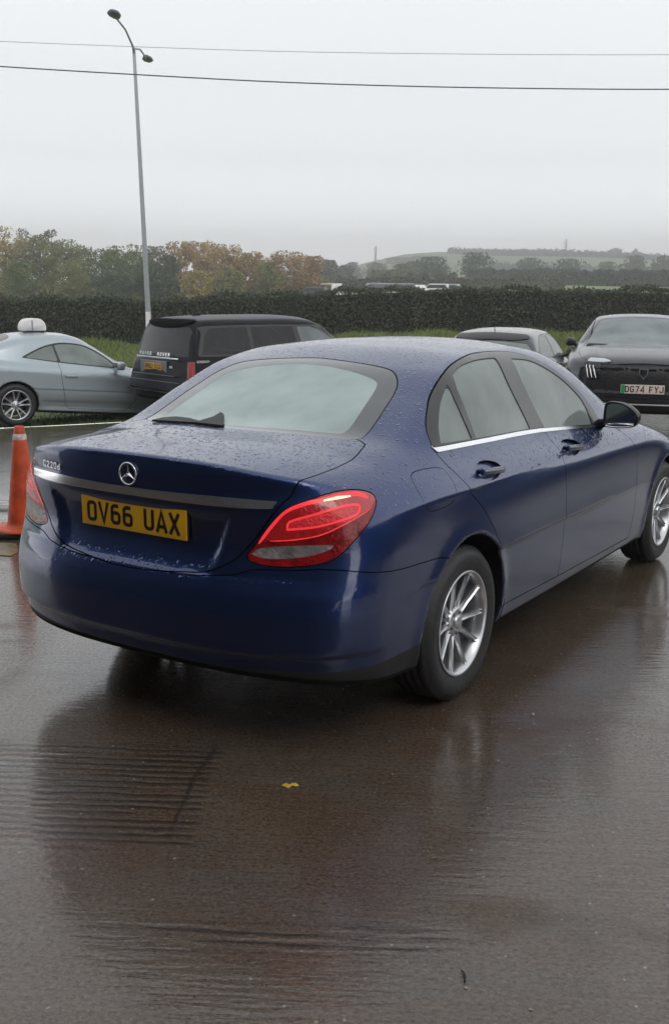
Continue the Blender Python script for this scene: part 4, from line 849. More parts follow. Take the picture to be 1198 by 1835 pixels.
hedge('field_hedge','low brown green scrub hedge behind the clipped hedge',150,lat(560,150),150,lat(1010,150),1.5,2.0,7000,.25,top_noise=.25,mt=LV['grey'])
for i,(a,b,s0,s1,lab) in enumerate(((880,1250,560,520,'lowest pale hedgerow line crossing the hillside'),(800,1250,740,690,'middle pale hedgerow line crossing the hillside'),(800,1250,880,880,'hedgerow along the crest of the hill'))):
    hedge('hill_hedgerow',lab,s0,lat(a,s0),s1,lat(b,s1),3.2,3,2500,.9,top_noise=.5,mt=LV['dark'])
# ---------------------------------------------------------------- pylons, lamp column, cables
M['steel']=mat('galvanised_steel',(.28,.30,.31),.5,.3,noise=.15); M['darksteel']=mat('dark_steel',(.10,.105,.11),.5,.4)
def pylon(u,top,s,lab):
    p=bearing(u,top,s); l=(p-CAMP).dot(RT); g=on_ground(s,l); H=p.z-g.z; root=thing('pylon',lab,'pylon',g); mb=MB(); c=[(-1,-1),(1,-1),(1,1),(-1,1)]
    lev=[0,.22,.42,.6,.76,.9,1]; wd=[3.2,2.4,1.7,1.15,.8,.5,.1]
    for i in range(6):
        a,b=lev[i]*H,lev[i+1]*H; wa,wb=wd[i]*H/45,wd[i+1]*H/45
        for j in range(4):
            x,y=c[j]; x2,y2=c[(j+1)%4]; mb.tube([(x*wa,y*wa,a),(x*wb,y*wb,b)],.22,4); mb.tube([(x*wa,y*wa,a),(x2*wb,y2*wb,b)],.13,4); mb.tube([(x*wb,y*wb,b),(x2*wa,y2*wa,a)],.13,4)
    mb.build('lattice_mast',M['steel'],root)
    for z,r in ((.66,7),(.78,8.5),(.9,6)):
        for sg in(-1,1): 
            m2=MB(); m2.tube([(0,0,z*H+.8),(sg*r*H/45,0,z*H)],.14,4); m2.tube([(0,0,z*H-.6),(sg*r*H/45,0,z*H)],.14,4); m2.build('cross_arm',M['steel'],root)
    root.rotation_euler=(0,0,YAW+math.pi/3)
pylon(673,441,900,'faint lattice pylon on the skyline left of the lone oak'); pylon(1014,427,1000,'faint lattice pylon above the hill, right of the lone oak')
def lamp_column():
    s=30.; pt=bearing(240,86,s); l=(pt-CAMP).dot(RT); b0=bearing(270,585,s); lb=(b0-CAMP).dot(RT); g=place(s,lb,float(gz(s,lb))); root=thing('lamp_post','tall grey lamp post with two arms, rising behind the black estate car','street lamp',g)
    top=pt-g; mb=MB(); n=12; pts=[top*(i/n) for i in range(n+1)]; mb.tube(pts,[.085]*3+[.075-.0035*i for i in range(n-2)],12); mb.build('pole',M['steel'],root)
    db=MB(); db.tube([(0,0,-.1),(top.x*.12,top.y*.12,top.z*.12)],.105,12); db.build('base_sleeve',M['steel'],root)
    wl=MB(); q=top*.185; wl.box(tuple(q-FW*.09),(.045,.05,.22)); wl.build('notice_plate',M['white'],root)
    for e,sg in ((bearing(209,33,s-2.3),-1),(bearing(262,104,s+2.2),1)):
        a=MB(); tip=e-g; d=(tip-top); mid=top+d*.5+Vector((0,0,.10)); a.tube([top-Vector((0,0,.15)),top+d*.06,mid,tip],[.032,.030,.026,.024],8); ao=a.build('arm',M['steel'],root)
        h=MB(); dn=Vector((d.x,d.y,0)).normalized(); sd=Vector((-dn.y,dn.x,0)); R=Matrix((dn,sd,Vector((0,0,1)))).transposed(); V=[];F=[]
        st=[(-.10,.05,.05),(.0,.10,.075),(.22,.16,.095),(.42,.15,.085),(.58,.07,.05)]
        for x,wy,hz in st:
            for k in range(10):
                t=2*math.pi*k/10; V.append(tip+R@Vector((x,wy*math.cos(t),hz*math.sin(t)*(1 if math.sin(t)>0 else .55)+.02)))
        for i in range(4):
            for k in range(10): F.append((i*10+k,i*10+(k+1)%10,(i+1)*10+(k+1)%10,(i+1)*10+k))
        h.add(V,F+[tuple(range(10))[::-1],tuple(40+k for k in range(10))],True); h.build('lamp_head',M['darksteel'],ao)
    return root
lamp_column()
def cable(name,lab,pix,s,r):
    P=[bearing(u,v,ss) for (u,v),ss in zip(pix,s)]; Q=[]
    for i in range(len(P)-1):
        p0,p1,p2,p3=P[max(i-1,0)],P[i],P[i+1],P[min(i+2,len(P)-1)]
        for j in range(8):
            t=j/8; Q.append(.5*((2*p1)+(p2-p0)*t+(2*p0-5*p1+4*p2-p3)*t*t+(3*p1-p0-3*p2+p3)*t**3))
    Q.append(P[-1]); mb=MB(); mb.tube(Q,r,6); tag(mb.build(name,M['darksteel'] if 'thick' in lab else M['steel']),lab,'cable')
cable('overhead_cable','thick dark overhead cable, lower and nearer of the two',[(-900,55),(-400,92),(0,119),(250,134),(500,147),(750,155),(1000,159),(1198,160),(1500,158),(2000,148)],[15]*10,.0085)
cable('overhead_cable','thin pale overhead cable, upper and fainter of the two',[(-900,30),(-400,55),(0,74),(250,84),(500,92),(750,96),(1000,98),(1198,98),(1500,96),(2000,90)],[34]*10,.009)
# ---------------------------------------------------------------- workshop added unseen behind the viewer to darken the rear of the cars
def blocker():
    root=thing('blocker_building','added unseen dark grey workshop with roller doors behind the viewer','building',(-12.4,-2,0))
    wm=matn('sheet_cladding',(.045,.047,.05),(.06,.06,.062),1.2,.6); x=4.6; mb=MB()
    bays=[-16,-9,-2,5,12,19]
    for i,y in enumerate(bays):
        mb.box((x-.15,y,3.1),(.15,1.2,3.1))
        if i<len(bays)-1: mb.box((x-.15,y+3.5,5.2),(.15,2.298,.998))
    mb.box((-1.5,-17.1,3.1),(5.9,.1,3.1)); mb.box((-1.5,20.1,3.1),(5.9,.1,3.1)); mb.box((-7.5,1.5,3.1),(.1,18.4,3.1)); mb.build('wall',wm,root)
    r=MB(); r.box((-1.3,1.5,6.35),(7.6,19.2,.12)); r.build('roof',M['darksteel'],root)
    for y in bays[:-1]:
        d=MB()
        for k in range(24): d.box((x-.22,y+3.5,.09+k*.174),(.03,2.29,.083))
        d.build('roller_door',mat('shutter',(.05,.055,.06),.5,.3),root)
blocker()
# ---------------------------------------------------------------- haze
def haze():
    m=bpy.data.materials.new('haze'); m.use_nodes=True; t=m.node_tree; t.nodes.clear(); o=t.nodes.new('ShaderNodeOutputMaterial'); v=t.nodes.new('ShaderNodeVolumePrincipled')
    v.inputs['Color'].default_value=(1,1,1,1); v.inputs['Density'].default_value=.0018; v.inputs['Anisotropy'].default_value=.65; t.links.new(v.outputs[0],o.inputs['Volume'])
    c=place(530,0,0); mb=MB(); R=Matrix.Rotation(YAW,3,'Z'); mb.box((0,0,0),(590,760,34.5),R); mb.v=[(x+c.x,y+c.y,z+30.5) for x,y,z in mb.v]; R=Matrix.Rotation(YAW,3,'Z'); ob=tag(mb.build('haze',m),'grey rain haze over the fields','haze',kind='stuff')
haze()
# ================================================================ the parked cars behind
def generic(root,f,h,x0,x1,ztop,R,wh,track,paint_,dlo,panes,doors,wheels_kind,tyre,rimr,ymax=1.05,cuts=(),pane_m=None,bumper=None,wheel_sides=(-1,1),handle=None,extra=()):
    S=Shell(f,h,x0,x1,ztop,ymax); P=lambda n,T,m,par=root,off=0,side='both': S.emit(n,T,m,par,off,side); seams=[]
    for xw in wh: P('wheel_arch_liner',S.level(lambda V:np.where(V[:,1]>.5,np.hypot(V[:,0]-xw,V[:,2]-tyre)-R-.004,1.)),M['under'],side='pair')
    P('underbody',S.level(lambda V:V[:,2]-f._bottom(V[:,0])-.04),M['under'])
    sm_=lambda V:V[:,1]>.35
    for nm,k,poly,m,mask,side,off in cuts:
        T,sm=S.cut(k,poly,mask=mask,gap=.002); seams.append(sm); subs=[]
        if nm=='headlamp_unit':
            T=S.refine(T,2)
            for sp in extra:
                A,_,T=S.cut(k,sp,T,mask=mask); subs.append(A)
        O=P(nm,T,M[m],side=side,off=off)
        for A in subs:
            for kk,o in enumerate(O):
                q=S.emit('running_light',A,M['drl'],None,off-.002,'pair'); keep,drop=q[kk],q[1-kk]; bpy.data.objects.remove(drop); keep.parent=o
    D,sm=S.cut('xz',dlo,gap=.003,mask=sm_); seams.append(sm); pt=[]
    for poly,m in panes:
        T,_,D=S.cut('xz',poly,D); pt.append((T,m))
    P('window_surround',D,M['trim'],side='pair')
    for poly,idx in doors:
        T,sm=S.cut('xz',poly,gap=.003,mask=sm_); seams.append(sm); O=P('door',T,paint_,side='pair')
        for k,o in enumerate(O):
            for i in idx:
                q=S.emit('side_window',pt[i][0],pt[i][1],None,.003,'pair'); keep,drop=q[k],q[1-k]; bpy.data.objects.remove(drop); keep.parent=o
            hx,hz=handle[doors.index((poly,idx))] if handle else (poly[0][0]+.12,.8); sg=-1 if k==0 else 1; y=S.ysurf(hx,hz); mb=MB(); mb.box((hx,sg*(y+.02),hz),(.10,.010,.016),b=.008); mb.build('door_handle',paint_,o)
    for i,(T,m) in enumerate(pt):
        if not any(i in idx for _,idx in doors): P('quarter_window',T,m,side='pair',off=.003)
    P('body',S.T,paint_)
    sm=np.concatenate([t for t in seams if len(t)]); P('panel_seams',sm,M['gap'],off=.008)
    for x in wh:
        for sg in wheel_sides: wheel(root,(x,sg*(track/2),tyre),tyre,rimr,.22,wheels_kind,left=sg>0)
    return S
def mirror_part(root,x,y,z,w,h,m,sides=(-1,1)):
    for sg in sides:
        mb=MB(); mb.box((x,sg*(y+w/2),z),(.07,w/2,h/2),b=.045); mb.tube([(x+.02,sg*(y-.06),z-h*.35),(x+.02,sg*(y+.03),z-h*.2)],.025,8); o=mb.build('door_mirror',m,root)
        g=MB(); g.box((x-.071,sg*(y+w/2),z),(.002,w/2-.02,h/2-.02),b=.0015); g.build('mirror_glass',M['mirror'],o)
def seats(root,xs,z,w=.5):
    for x in xs:
        for y in (-.36,.36):
            mb=MB(); mb.box((x,y,z+.28),(.07,.23,.33),Matrix.Rotation(-.25,3,'Y'),b=.05); mb.box((x+.28,y,z),(.26,.24,.08),b=.04); o=mb.build('seat',M['cloth'],root)
            q=MB(); q.box((x-.12,y,z+.68),(.045,.12,.08),b=.035); q.build('headrest',M['cloth'],o)
def aim(root,local,target,sc):
    R=root.rotation_euler.to_matrix(); root.location=Vector(target)-R@(Vector(local)*sc); bpy.context.view_layer.update()
front_m=lambda V:(V[:,0]>1.2)&(V[:,2]>.85)
rear_m=lambda V:(V[:,0]<.6)&(V[:,2]>.80)
# ---- silver coupe
EOS=Body(top=[(-1.1,.88),(-.85,.97),(-.4,1.02),(.3,1.01),(1.6,.97),(2.1,.94),(2.7,.87),(3.2,.75),(3.5,.62)],fcrown=[(-1,.09),(1,.08),(3.3,.12)],cp=3,
 side=[(.1,.78),(.25,.83),(.4,.865),(.55,.885),(.75,.89),(.90,.875),(.98,.84),(1.05,.80)],plan=[(-1.0,.93),(-.5,.98),(0,1),(2.5,1),(3,.97),(3.5,.88)],
 rear=[(.1,-.6),(.3,-.85),(.5,-.92),(.7,-.90),(.85,-.86),(1.0,-.78)],rc=(.28,2.8),front=[(.1,3.2),(.35,3.43),(.6,3.44),(.75,3.3),(.9,3.0)],fc=(.34,2.6),bottom=[(-1,.28),(0,.22),(3,.20),(3.5,.22)],
 gh=[(-1.0,0),(-.85,.85),(-.6,1.08),(-.22,1.27),(.2,1.385),(.6,1.43),(.85,1.435),(1.1,1.40),(1.4,1.28),(1.75,1.10),(2.1,.94),(2.5,.7)],gcrown=[(-.4,.02),(.5,.045),(2,.04)],ghside=[(.8,.83),(.97,.79),(1.1,.735),(1.3,.635),(1.45,.55)],ghplan=[(-.9,.84),(-.3,.95),(.2,1),(1.3,1),(2.2,.95)],
 gr=.28,gf=.28,xm=.75,ks=.10,kr=.14,kf=.16,kg=.08,kb=.04,arches=[(0,.32,.355),(2.578,.32,.355)],archy=.55,detail_side=lambda x,Y,z:-.008*sstep(.925,.912,z)*sstep(.80,.905,z)+.014*sstep(.43,.37,z)*sstep(.25,.32,z)*sstep(.3,.5,x)*sstep(2.3,2.1,x),detail_top=None,detail_rear=None,detail_front=None,detail_all=None)
def build_coupe():
    sc=1.12; root=thing('coupe_car','silver blue two door coupe parked side on at the left edge','car',scale=sc,rz=YAW-math.pi/2+math.radians(35),ry=math.radians(4.2))
    S=generic(root,EOS,.03,-1.1,3.6,1.5,.355,(0,2.578),1.56,M['silver'],
      smooth_poly([(.10,1.035),(.28,1.135),(.48,1.225),(.72,1.285),(1.0,1.285),(1.22,1.235),(1.45,1.12),(1.63,.99),(1.60,.945),(.75,.985),(.35,1.015)],3,(0,7,8)),
      [(smooth_poly([(.15,1.04),(.30,1.125),(.48,1.205),(.60,1.24),(.66,1.00),(.35,1.025)],3,(0,3,4)),M['glass']),(smooth_poly([(.63,1.245),(.75,1.27),(1.0,1.27),(1.2,1.22),(1.42,1.11),(1.57,1.0),(1.56,.955),(.70,1.0)],3,(0,5,6,7)),M['glass'])],
      [([(.64,1.15),(.665,.98),(.70,.7),(.78,.34),(.84,.29),(1.80,.28),(1.93,.45),(1.95,.75),(1.86,.93),(1.64,.965),(1.56,1.02)],[1])],'pair',.32,.222,
      cuts=(('windscreen','xy',smooth_poly([(1.05,-.1),(1.05,.2),(1.08,.48),(1.3,.58),(1.75,.69),(1.92,.66),(2.02,.3),(2.03,-.1)],3,(0,7)),'glass',front_m,'both',.002),
            ('rear_screen','xy',smooth_poly([(.05,-.1),(.05,.2),(.0,.42),(-.1,.50),(-.42,.55),(-.52,.3),(-.54,-.1)],3,(0,6)),'trim',rear_m,'both',.002),
            ('tail_lamp','sz',smooth_poly([(-.25,.80),(-.2,.66),(.05,.66),(.16,.80),(.05,.90),(-.15,.90)],3),'lens',lambda V:V[:,0]<-.3,'pair',0)),handle=[(.84,.79)])
    mirror_part(root,1.60,.87,.99,.17,.13,M['silver']); seats(root,(1.0,),.42); mb=MB(); mb.box((1.75,0,.84),(.2,.66,.10),b=.06); mb.build('dashboard',M['plastic'],root)
    T=bearing(29,726,17.5); aim(root,(0,-.86,.32),T,sc); return root,T
COUPE,_t=build_coupe()
# ---- black estate / off-roader
RR=Body(top=[(-1.25,1.12),(-.8,1.16),(1.8,1.17),(2.5,1.16),(3.3,1.12),(3.7,1.04),(3.9,.92)],fcrown=[(-1,.03),(2,.04),(3.8,.10)],cp=4,
 side=[(.1,.86),(.3,.92),(.6,.965),(.9,.975),(1.05,.955),(1.16,.92)],plan=[(-1.2,.955),(-.7,.985),(0,1),(2.9,1),(3.5,.97),(3.9,.90)],rear=[(.1,-.80),(.40,-1.05),(.6,-1.14),(.74,-1.14),(.78,-1.09),(1.1,-1.08),(1.3,-1.03)],rc=(.16,3.6),
 front=[(.1,3.5),(.35,3.8),(.7,3.84),(1.0,3.80),(1.15,3.6)],fc=(.25,3),bottom=[(-1.1,.46),(-.6,.36),(0,.32),(3.2,.32),(3.8,.40)],
 gh=[(-1.3,0),(-1.10,1.05),(-1.03,1.25),(-.92,1.60),(-.86,1.72),(-.66,1.79),(.3,1.825),(1.0,1.83),(1.6,1.80),(1.9,1.71),(2.3,1.43),(2.75,1.14),(3.1,.8)],gcrown=[(-.8,.03),(.5,.05),(2,.04)],ghside=[(.9,.955),(1.15,.915),(1.5,.82),(1.7,.75),(1.86,.68)],ghplan=[(-1.1,.955),(-.5,.99),(.5,1),(2,.99),(2.8,.95)],
 gr=.13,gf=.2,xm=.8,ks=.06,kr=.09,kf=.12,kg=.08,kb=.02,arches=[(0,.385,.43),(2.922,.385,.43)],archy=.6,detail_side=None,detail_top=None,detail_rear=None,detail_front=None,detail_all=None)
def build_offroader():
    sc=1.03; root=thing('offroad_car','large black off road estate car with tinted rear windows and yellow plate','car',scale=sc,rz=YAW-math.radians(49))
    S=generic(root,RR,.03,-1.4,4.0,1.92,.43,(0,2.922),1.68,M['black'],
      smooth_poly([(-.86,1.20),(-.74,1.55),(-.62,1.66),(1.5,1.675),(1.74,1.62),(2.05,1.44),(2.36,1.22),(2.30,1.175),(-.80,1.175)],3,(0,6,7,8)),
      [([(-.78,1.21),(-.68,1.52),(-.58,1.62),(.16,1.635),(.18,1.20)],M['dglass']),([(.26,1.20),(.24,1.635),(1.12,1.64),(1.18,1.20)],M['dglass']),([(1.30,1.20),(1.22,1.64),(1.50,1.64),(1.70,1.59),(2.0,1.42),(2.25,1.23),(2.2,1.20)],M['pglass'])],
      [([(.20,1.5),(.22,1.16),(.30,.85),(.50,.62),(.56,.42),(1.22,.42),(1.22,1.5)],[1]),([(1.22,1.5),(1.22,.42),(2.35,.42),(2.42,.7),(2.40,1.16),(2.0,1.3)],[2])],'multi',.385,.26,
      cuts=(('rear_spoiler','yz',smooth_poly([(-.1,1.615),(.35,1.63),(.60,1.68),(.66,1.725),(.45,1.735),(-.1,1.74)],3,(0,5)),'gap',lambda V:V[:,0]<-.4,'both',-.03),
            ('rear_screen','yz',smooth_poly([(-.1,1.17),(.76,1.17),(.71,1.40),(.64,1.63),(-.1,1.635)],3,(0,1,4)),'dglass',lambda V:V[:,0]<-.4,'both',.002),
            ('tail_lamp','sz',smooth_poly([(-.14,.82),(-.15,1.10),(-.02,1.11),(-.01,.82)],2,(0,1,2,3)),'lens',lambda V:V[:,0]<-.5,'pair',-.004),
            ('side_reflector','sz',[(-.005,1.08),(-.005,1.125),(.20,1.12),(.17,1.085)],'rev',lambda V:V[:,0]<-.2,'pair',-.004),
            ('windscreen','xy',smooth_poly([(1.75,-.1),(1.74,.3),(1.70,.60),(1.85,.66),(2.4,.78),(2.62,.72),(2.72,.3),(2.73,-.1)],3,(0,7)),'pglass',front_m,'both',.002)),handle=[(.42,1.0),(1.40,1.0)])
    xr=lambda z,y=.3:S.xsurf(y,z)
    b=MB(); x=xr(1.135); b.box((x-.008,0,1.135),(.012,.63,.014),b=.006); b.build('chrome_tailgate_strip',M['chrome'],root)
    x=xr(1.19); text_mesh('RANGE ROVER',.052,.050,.030,.012,.004,frame4((x-.040,.06,1.195),(0,-1,0),(.18,0,1)),.12).build('tailgate_lettering',M['chrome'],root)
    x=xr(.99); b=MB(); b.box((x-.006,.05,.985),(.010,.40,.105),b=.008); b.build('plate_recess',mat('plate_recess_grey',(.16,.16,.17),.5),root)
    plate(root,frame4((x-.020,.05,.995),(0,-1,0),(0,0,1)),'MM62 VJJ',.52,.115,mat('dull_yellow_plate',(.50,.28,.03),.5,noise=.2,nscale=9))
    for z,m in ((.865,'grey'),(.765,'grey'),(.60,'trim')):
        b=MB(); x=xr(z,.2); b.box((x-.006,0,z),(.014,.80 if z<.8 else .62,.008),b=.006); b.build('bumper_trim' if z<.8 else 'tailgate_trim',M[m],root)
    b=MB(); x=xr(1.06,.1); b.box((x-.004,-.46,1.0),(.004,.045,.02),b=.003); b.build('model_badge',M['alu'],root)
    b=MB(); z=S.zsurf(-.3,0); b.box((-.3,0,z+.012),(.075,.022,.022),b=.015); b.build('roof_aerial',M['black'],root)
    mirror_part(root,2.20,.94,1.21,.18,.20,M['white'] if False else M['black']); seats(root,(.55,1.6),.62)
    mb=MB(); mb.box((2.35,0,1.05),(.22,.75,.09),b=.05); mb.build('dashboard',M['plastic'],root)
    aim(root,(-1.05,.93,1.0),bearing(232,650,18.3),sc); return root
OFF=build_offroader()
M['mesh']=mat('grille_mesh',(.010,.010,.012),.4,bump=1,bscale=55)
# ---- dark family car facing the viewer on the right
SUV=Body(top=[(-1,1.0),(1.5,1.06),(2.2,1.07),(2.8,1.04),(3.2,.99),(3.5,.92),(3.66,.84)],fcrown=[(-1,.05),(2,.05),(2.8,.07),(3.7,.09)],cp=3,
 side=[(.1,.85),(.35,.915),(.7,.945),(.88,.94),(.98,.905),(1.08,.86)],plan=[(-1,.95),(0,1),(2.7,1),(3.2,.985),(3.7,.93)],rear=[(.1,-.6),(.4,-.85),(.8,-.88),(1.1,-.8)],rc=(.2,3),
 front=[(.1,3.25),(.22,3.50),(.40,3.62),(.7,3.66),(.84,3.63),(.92,3.56),(1.05,3.2)],fc=(.30,3.0),bottom=[(-1,.30),(0,.24),(3,.22),(3.6,.24)],
 gh=[(-.95,0),(-.75,.90),(-.45,1.18),(.1,1.38),(.6,1.44),(1.1,1.445),(1.5,1.42),(1.8,1.34),(2.2,1.19),(2.6,1.06),(3.0,.85)],gcrown=[(-.4,.03),(.8,.05),(2,.05)],ghside=[(.9,.90),(1.05,.835),(1.22,.73),(1.33,.66),(1.45,.58)],ghplan=[(-.9,.9),(0,1),(1.8,1),(2.7,.96)],
 gr=.2,gf=.25,xm=.8,ks=.09,kr=.12,kf=.09,kg=.07,kb=.03,arches=[(0,.36,.40),(2.74,.36,.40)],archy=.58,detail_side=None,detail_top=lambda x,Y,z:-.018*sstep(.50,.58,Y)*sstep(.80,.66,Y)*sstep(2.3,2.8,x),detail_rear=None,detail_front=lambda x,Y,z:.012*sstep(.80,.79,z)*sstep(.50,.52,z)*sstep(.80,.70,Y),detail_all=None)
def build_suv():
    sc=1.0; root=thing('family_car','dark grey family car facing the viewer with three light claws and a white plate','car',scale=sc,rz=YAW-math.radians(14)+math.pi)
    fm=lambda V:(V[:,0]>2.9)
    def claw(a,b): return ribbon([(a,.835),(a-.012,.79),((a+b)/2-.005,.74),(b,.675)],.011)
    S=generic(root,SUV,.028,-1.1,3.85,1.75,.40,(0,2.74),1.60,M['navy'],
      smooth_poly([(-.35,1.08),(-.1,1.24),(.3,1.32),(1.2,1.36),(1.6,1.31),(2.05,1.14),(2.15,1.06),(-.2,1.04)],3,(0,5,6,7)),
      [([(-.2,1.08),(.05,1.23),(.35,1.30),(.85,1.33),(.92,1.06)],M['dglass']),([(1.02,1.06),(.95,1.33),(1.3,1.33),(1.6,1.28),(1.98,1.13),(2.05,1.07)],M['pglass'])],
      [([(-.15,1.3),(-.1,1.06),(.3,.8),(.48,.40),(.95,.38),(.97,1.3)],[0]),([(.97,1.3),(.95,.38),(2.1,.38),(2.22,.7),(2.18,1.05),(2.0,1.15)],[1])],'pair',.36,.235,
      cuts=(('windscreen','xy',smooth_poly([(1.60,-.1),(1.595,.25),(1.54,.50),(1.62,.57),(2.0,.66),(2.36,.75),(2.50,.70),(2.62,.4),(2.66,-.1)],3,(0,8)),'pglass',front_m,'both',.002),
        ('headlamp_unit','fz',smooth_poly([(-1.95,.858),(-2.16,.855),(-2.17,.66),(-2.02,.64)],2,(0,1,2,3)),'trim',fm,'pair',0),
        ('headlamp','fz',smooth_poly([(-1.95,.92),(-1.96,.872),(-2.15,.868),(-2.24,.885),(-2.12,.915)],2,(0,1,3)),'lamp',fm,'pair',-.002),
        ('chrome_band','yz',[(-.1,.868),(.52,.868),(.52,.853),(-.1,.853)],'grey',fm,'both',-.003),
        ('grille','yz',smooth_poly([(-.1,.845),(.62,.845),(.66,.70),(.60,.52),(.50,.44),(-.1,.43)],2,(0,1,5)),'mesh',fm,'both',.004),
        ('lower_bumper','yz',smooth_poly([(-.1,.40),(.60,.41),(.80,.46),(.84,.30),(.78,.20),(-.1,.20)],2,(0,5)),'plastic',fm,'both',.002),
        ('bonnet','xy',smooth_poly([(2.68,-.1),(2.64,.4),(2.50,.74),(2.8,.80),(3.3,.76),(3.50,.60),(3.59,.3),(3.61,-.1)],2,(0,7)),'navy',lambda V:(V[:,2]>.80)&(V[:,0]>2.3),'both',0)),handle=[(.25,.95),(1.12,.95)],extra=(claw(-1.985,-2.03),claw(-2.03,-2.08),claw(-2.075,-2.13)))
    xf=lambda y,z:S.xsurf(y,z,2.5,4.0)
    xs=np.linspace(4.0,3.0,1000)
    def xfront(y,z): F=S.f(np.c_[xs,xs*0+y,xs*0+z]); return xs[np.argmax(F<0)]
    F4=frame4((xfront(0,.56)+.012,0,.555),(0,1,0),(.0,0,1)); plate(root,F4,'DG74 FYJ',.52,.111,mat('glare_tinted_plate',(.72,.60,.54),.35),green=True)  # warm glare put into the base colour of the white plate
    x=xfront(0,.745); b=MB(); b.prism([(-.055,.06),(.055,.06),(.05,-.01),(0,-.07),(-.05,-.01)],.010,frame4((x+.004,0,.745),(0,1,0),(0,0,1))); bo=b.build('shield_badge',M['alu'],root)
    b=MB(); b.prism([(-.042,.05),(.042,.05),(.038,-.008),(0,-.054),(-.038,-.008)],.003,frame4((x+.0142,0,.745),(0,1,0),(0,0,1))); b.build('badge_field',M['trim'],bo)
    b=MB(); x=xfront(.3,.36); b.box((x+.004,0,.36),(.012,.55,.010),b=.008); b.build('bumper_strip',M['alu'],root)
    b=MB(); b.box((1.66,0,1.30),(.03,.12,.035),b=.02); b.build('sensor_housing',M['trim'],root)
    mirror_part(root,1.98,.87,1.06,.13,.115,M['trim']); seats(root,(.3,1.2),.55)
    mb=MB(); mb.box((2.3,0,.98),(.25,.72,.08),b=.05); mb.build('dashboard',M['plastic'],root)
    aim(root,(3.66,0,.555),bearing(1150,698,12.8),sc); return root
SU=build_suv()
# ---- dark grey hatchback seen beyond the saloon roof
HT=Body(top=[(-.9,.95),(0,1.0),(1.8,.99),(2.5,.92),(3.1,.80),(3.4,.65)],fcrown=[(-1,.05),(1,.06),(3.3,.12)],cp=3,side=[(.1,.78),(.3,.84),(.6,.885),(.85,.885),(.95,.86),(1.03,.82)],plan=[(-.9,.95),(-.3,.99),(.5,1),(2.5,1),(3.4,.9)],
 rear=[(.1,-.55),(.35,-.78),(.6,-.82),(.85,-.80),(1.05,-.74)],rc=(.24,3),front=[(.1,3.1),(.4,3.42),(.6,3.42),(.9,3.0)],fc=(.3,2.6),bottom=[(-1,.28),(0,.22),(3.4,.2)],
 gh=[(-.95,0),(-.82,.90),(-.72,1.10),(-.52,1.33),(-.38,1.395),(.1,1.44),(.6,1.455),(1.1,1.435),(1.45,1.37),(1.85,1.18),(2.3,.96),(2.7,.7)],gcrown=[(-.5,.03),(.5,.05),(2,.04)],ghside=[(.8,.85),(.96,.81),(1.1,.755),(1.3,.655),(1.45,.57)],ghplan=[(-.8,.90),(-.2,.98),(.5,1),(1.6,1),(2.3,.95)],
 gr=.2,gf=.28,xm=.6,ks=.09,kr=.11,kf=.16,kg=.08,kb=.035,arches=[(0,.32,.355),(2.63,.32,.355)],archy=.55,detail_side=None,detail_top=None,detail_rear=None,detail_front=None,detail_all=None)
def build_hatch():
    root=thing('hatchback_car','small dark grey hatchback half hidden behind the roof of the blue saloon','car',rz=YAW-math.atan2(.9,2.4))
    S=generic(root,HT,.03,-1.05,3.6,1.55,.355,(0,2.63),1.54,M['grey'],
      smooth_poly([(-.42,1.10),(-.18,1.26),(.15,1.345),(.9,1.36),(1.2,1.33),(1.55,1.17),(1.78,1.0),(1.72,.965),(-.3,1.03)],3,(0,6,7,8)),
      [([(-.30,1.09),(-.12,1.23),(.18,1.32),(.60,1.335),(.64,1.0),(-.2,1.035)],M['glass']),([(.74,1.0),(.68,1.335),(.9,1.34),(1.18,1.31),(1.5,1.15),(1.68,1.01),(1.68,.985)],M['glass'])],
      [([(-.28,1.2),(-.26,1.03),(.15,.8),(.35,.5),(.42,.33),(.68,.32),(.70,1.2)],[0]),([(.70,1.2),(.68,.32),(1.85,.31),(1.98,.5),(1.98,.8),(1.8,.98),(1.6,1.1)],[1])],'pair',.32,.21,
      cuts=(('rear_spoiler','xy',smooth_poly([(-.40,-.1),(-.40,.3),(-.36,.52),(-.46,.56),(-.56,.3),(-.57,-.1)],2,(0,5)),'trim',lambda V:(V[:,2]>1.15)&(V[:,0]<0),'both',-.012),
            ('rear_screen','yz',smooth_poly([(-.1,1.0),(.60,1.0),(.62,1.08),(.55,1.24),(-.1,1.28)],2,(0,4)),'glass',lambda V:V[:,0]<-.3,'both',.002),
            ('tail_lamp','sz',smooth_poly([(-.2,.80),(-.18,.96),(.12,.97),(.2,.88),(.05,.80)],2),'lens',lambda V:V[:,0]<-.3,'pair',0),
            ('windscreen','xy',smooth_poly([(1.45,-.1),(1.43,.3),(1.38,.5),(1.5,.57),(1.9,.68),(2.15,.66),(2.28,.3),(2.3,-.1)],2,(0,7)),'glass',front_m,'both',.002)),handle=[(-.02,.90),(.86,.89)])
    b=MB(); z=S.zsurf(-.25,0); b.tube([(-.25,0,z-.01),(-.36,0,z+.12)],[.008,.003],6); b.build('roof_aerial',M['plastic'],root)
    mirror_part(root,1.68,.83,1.02,.17,.13,M['black']); seats(root,(.25,1.15),.42)
    aim(root,(-.40,-.60,1.32),bearing(952,606,16.0),1.0); return root
HB=build_hatch()
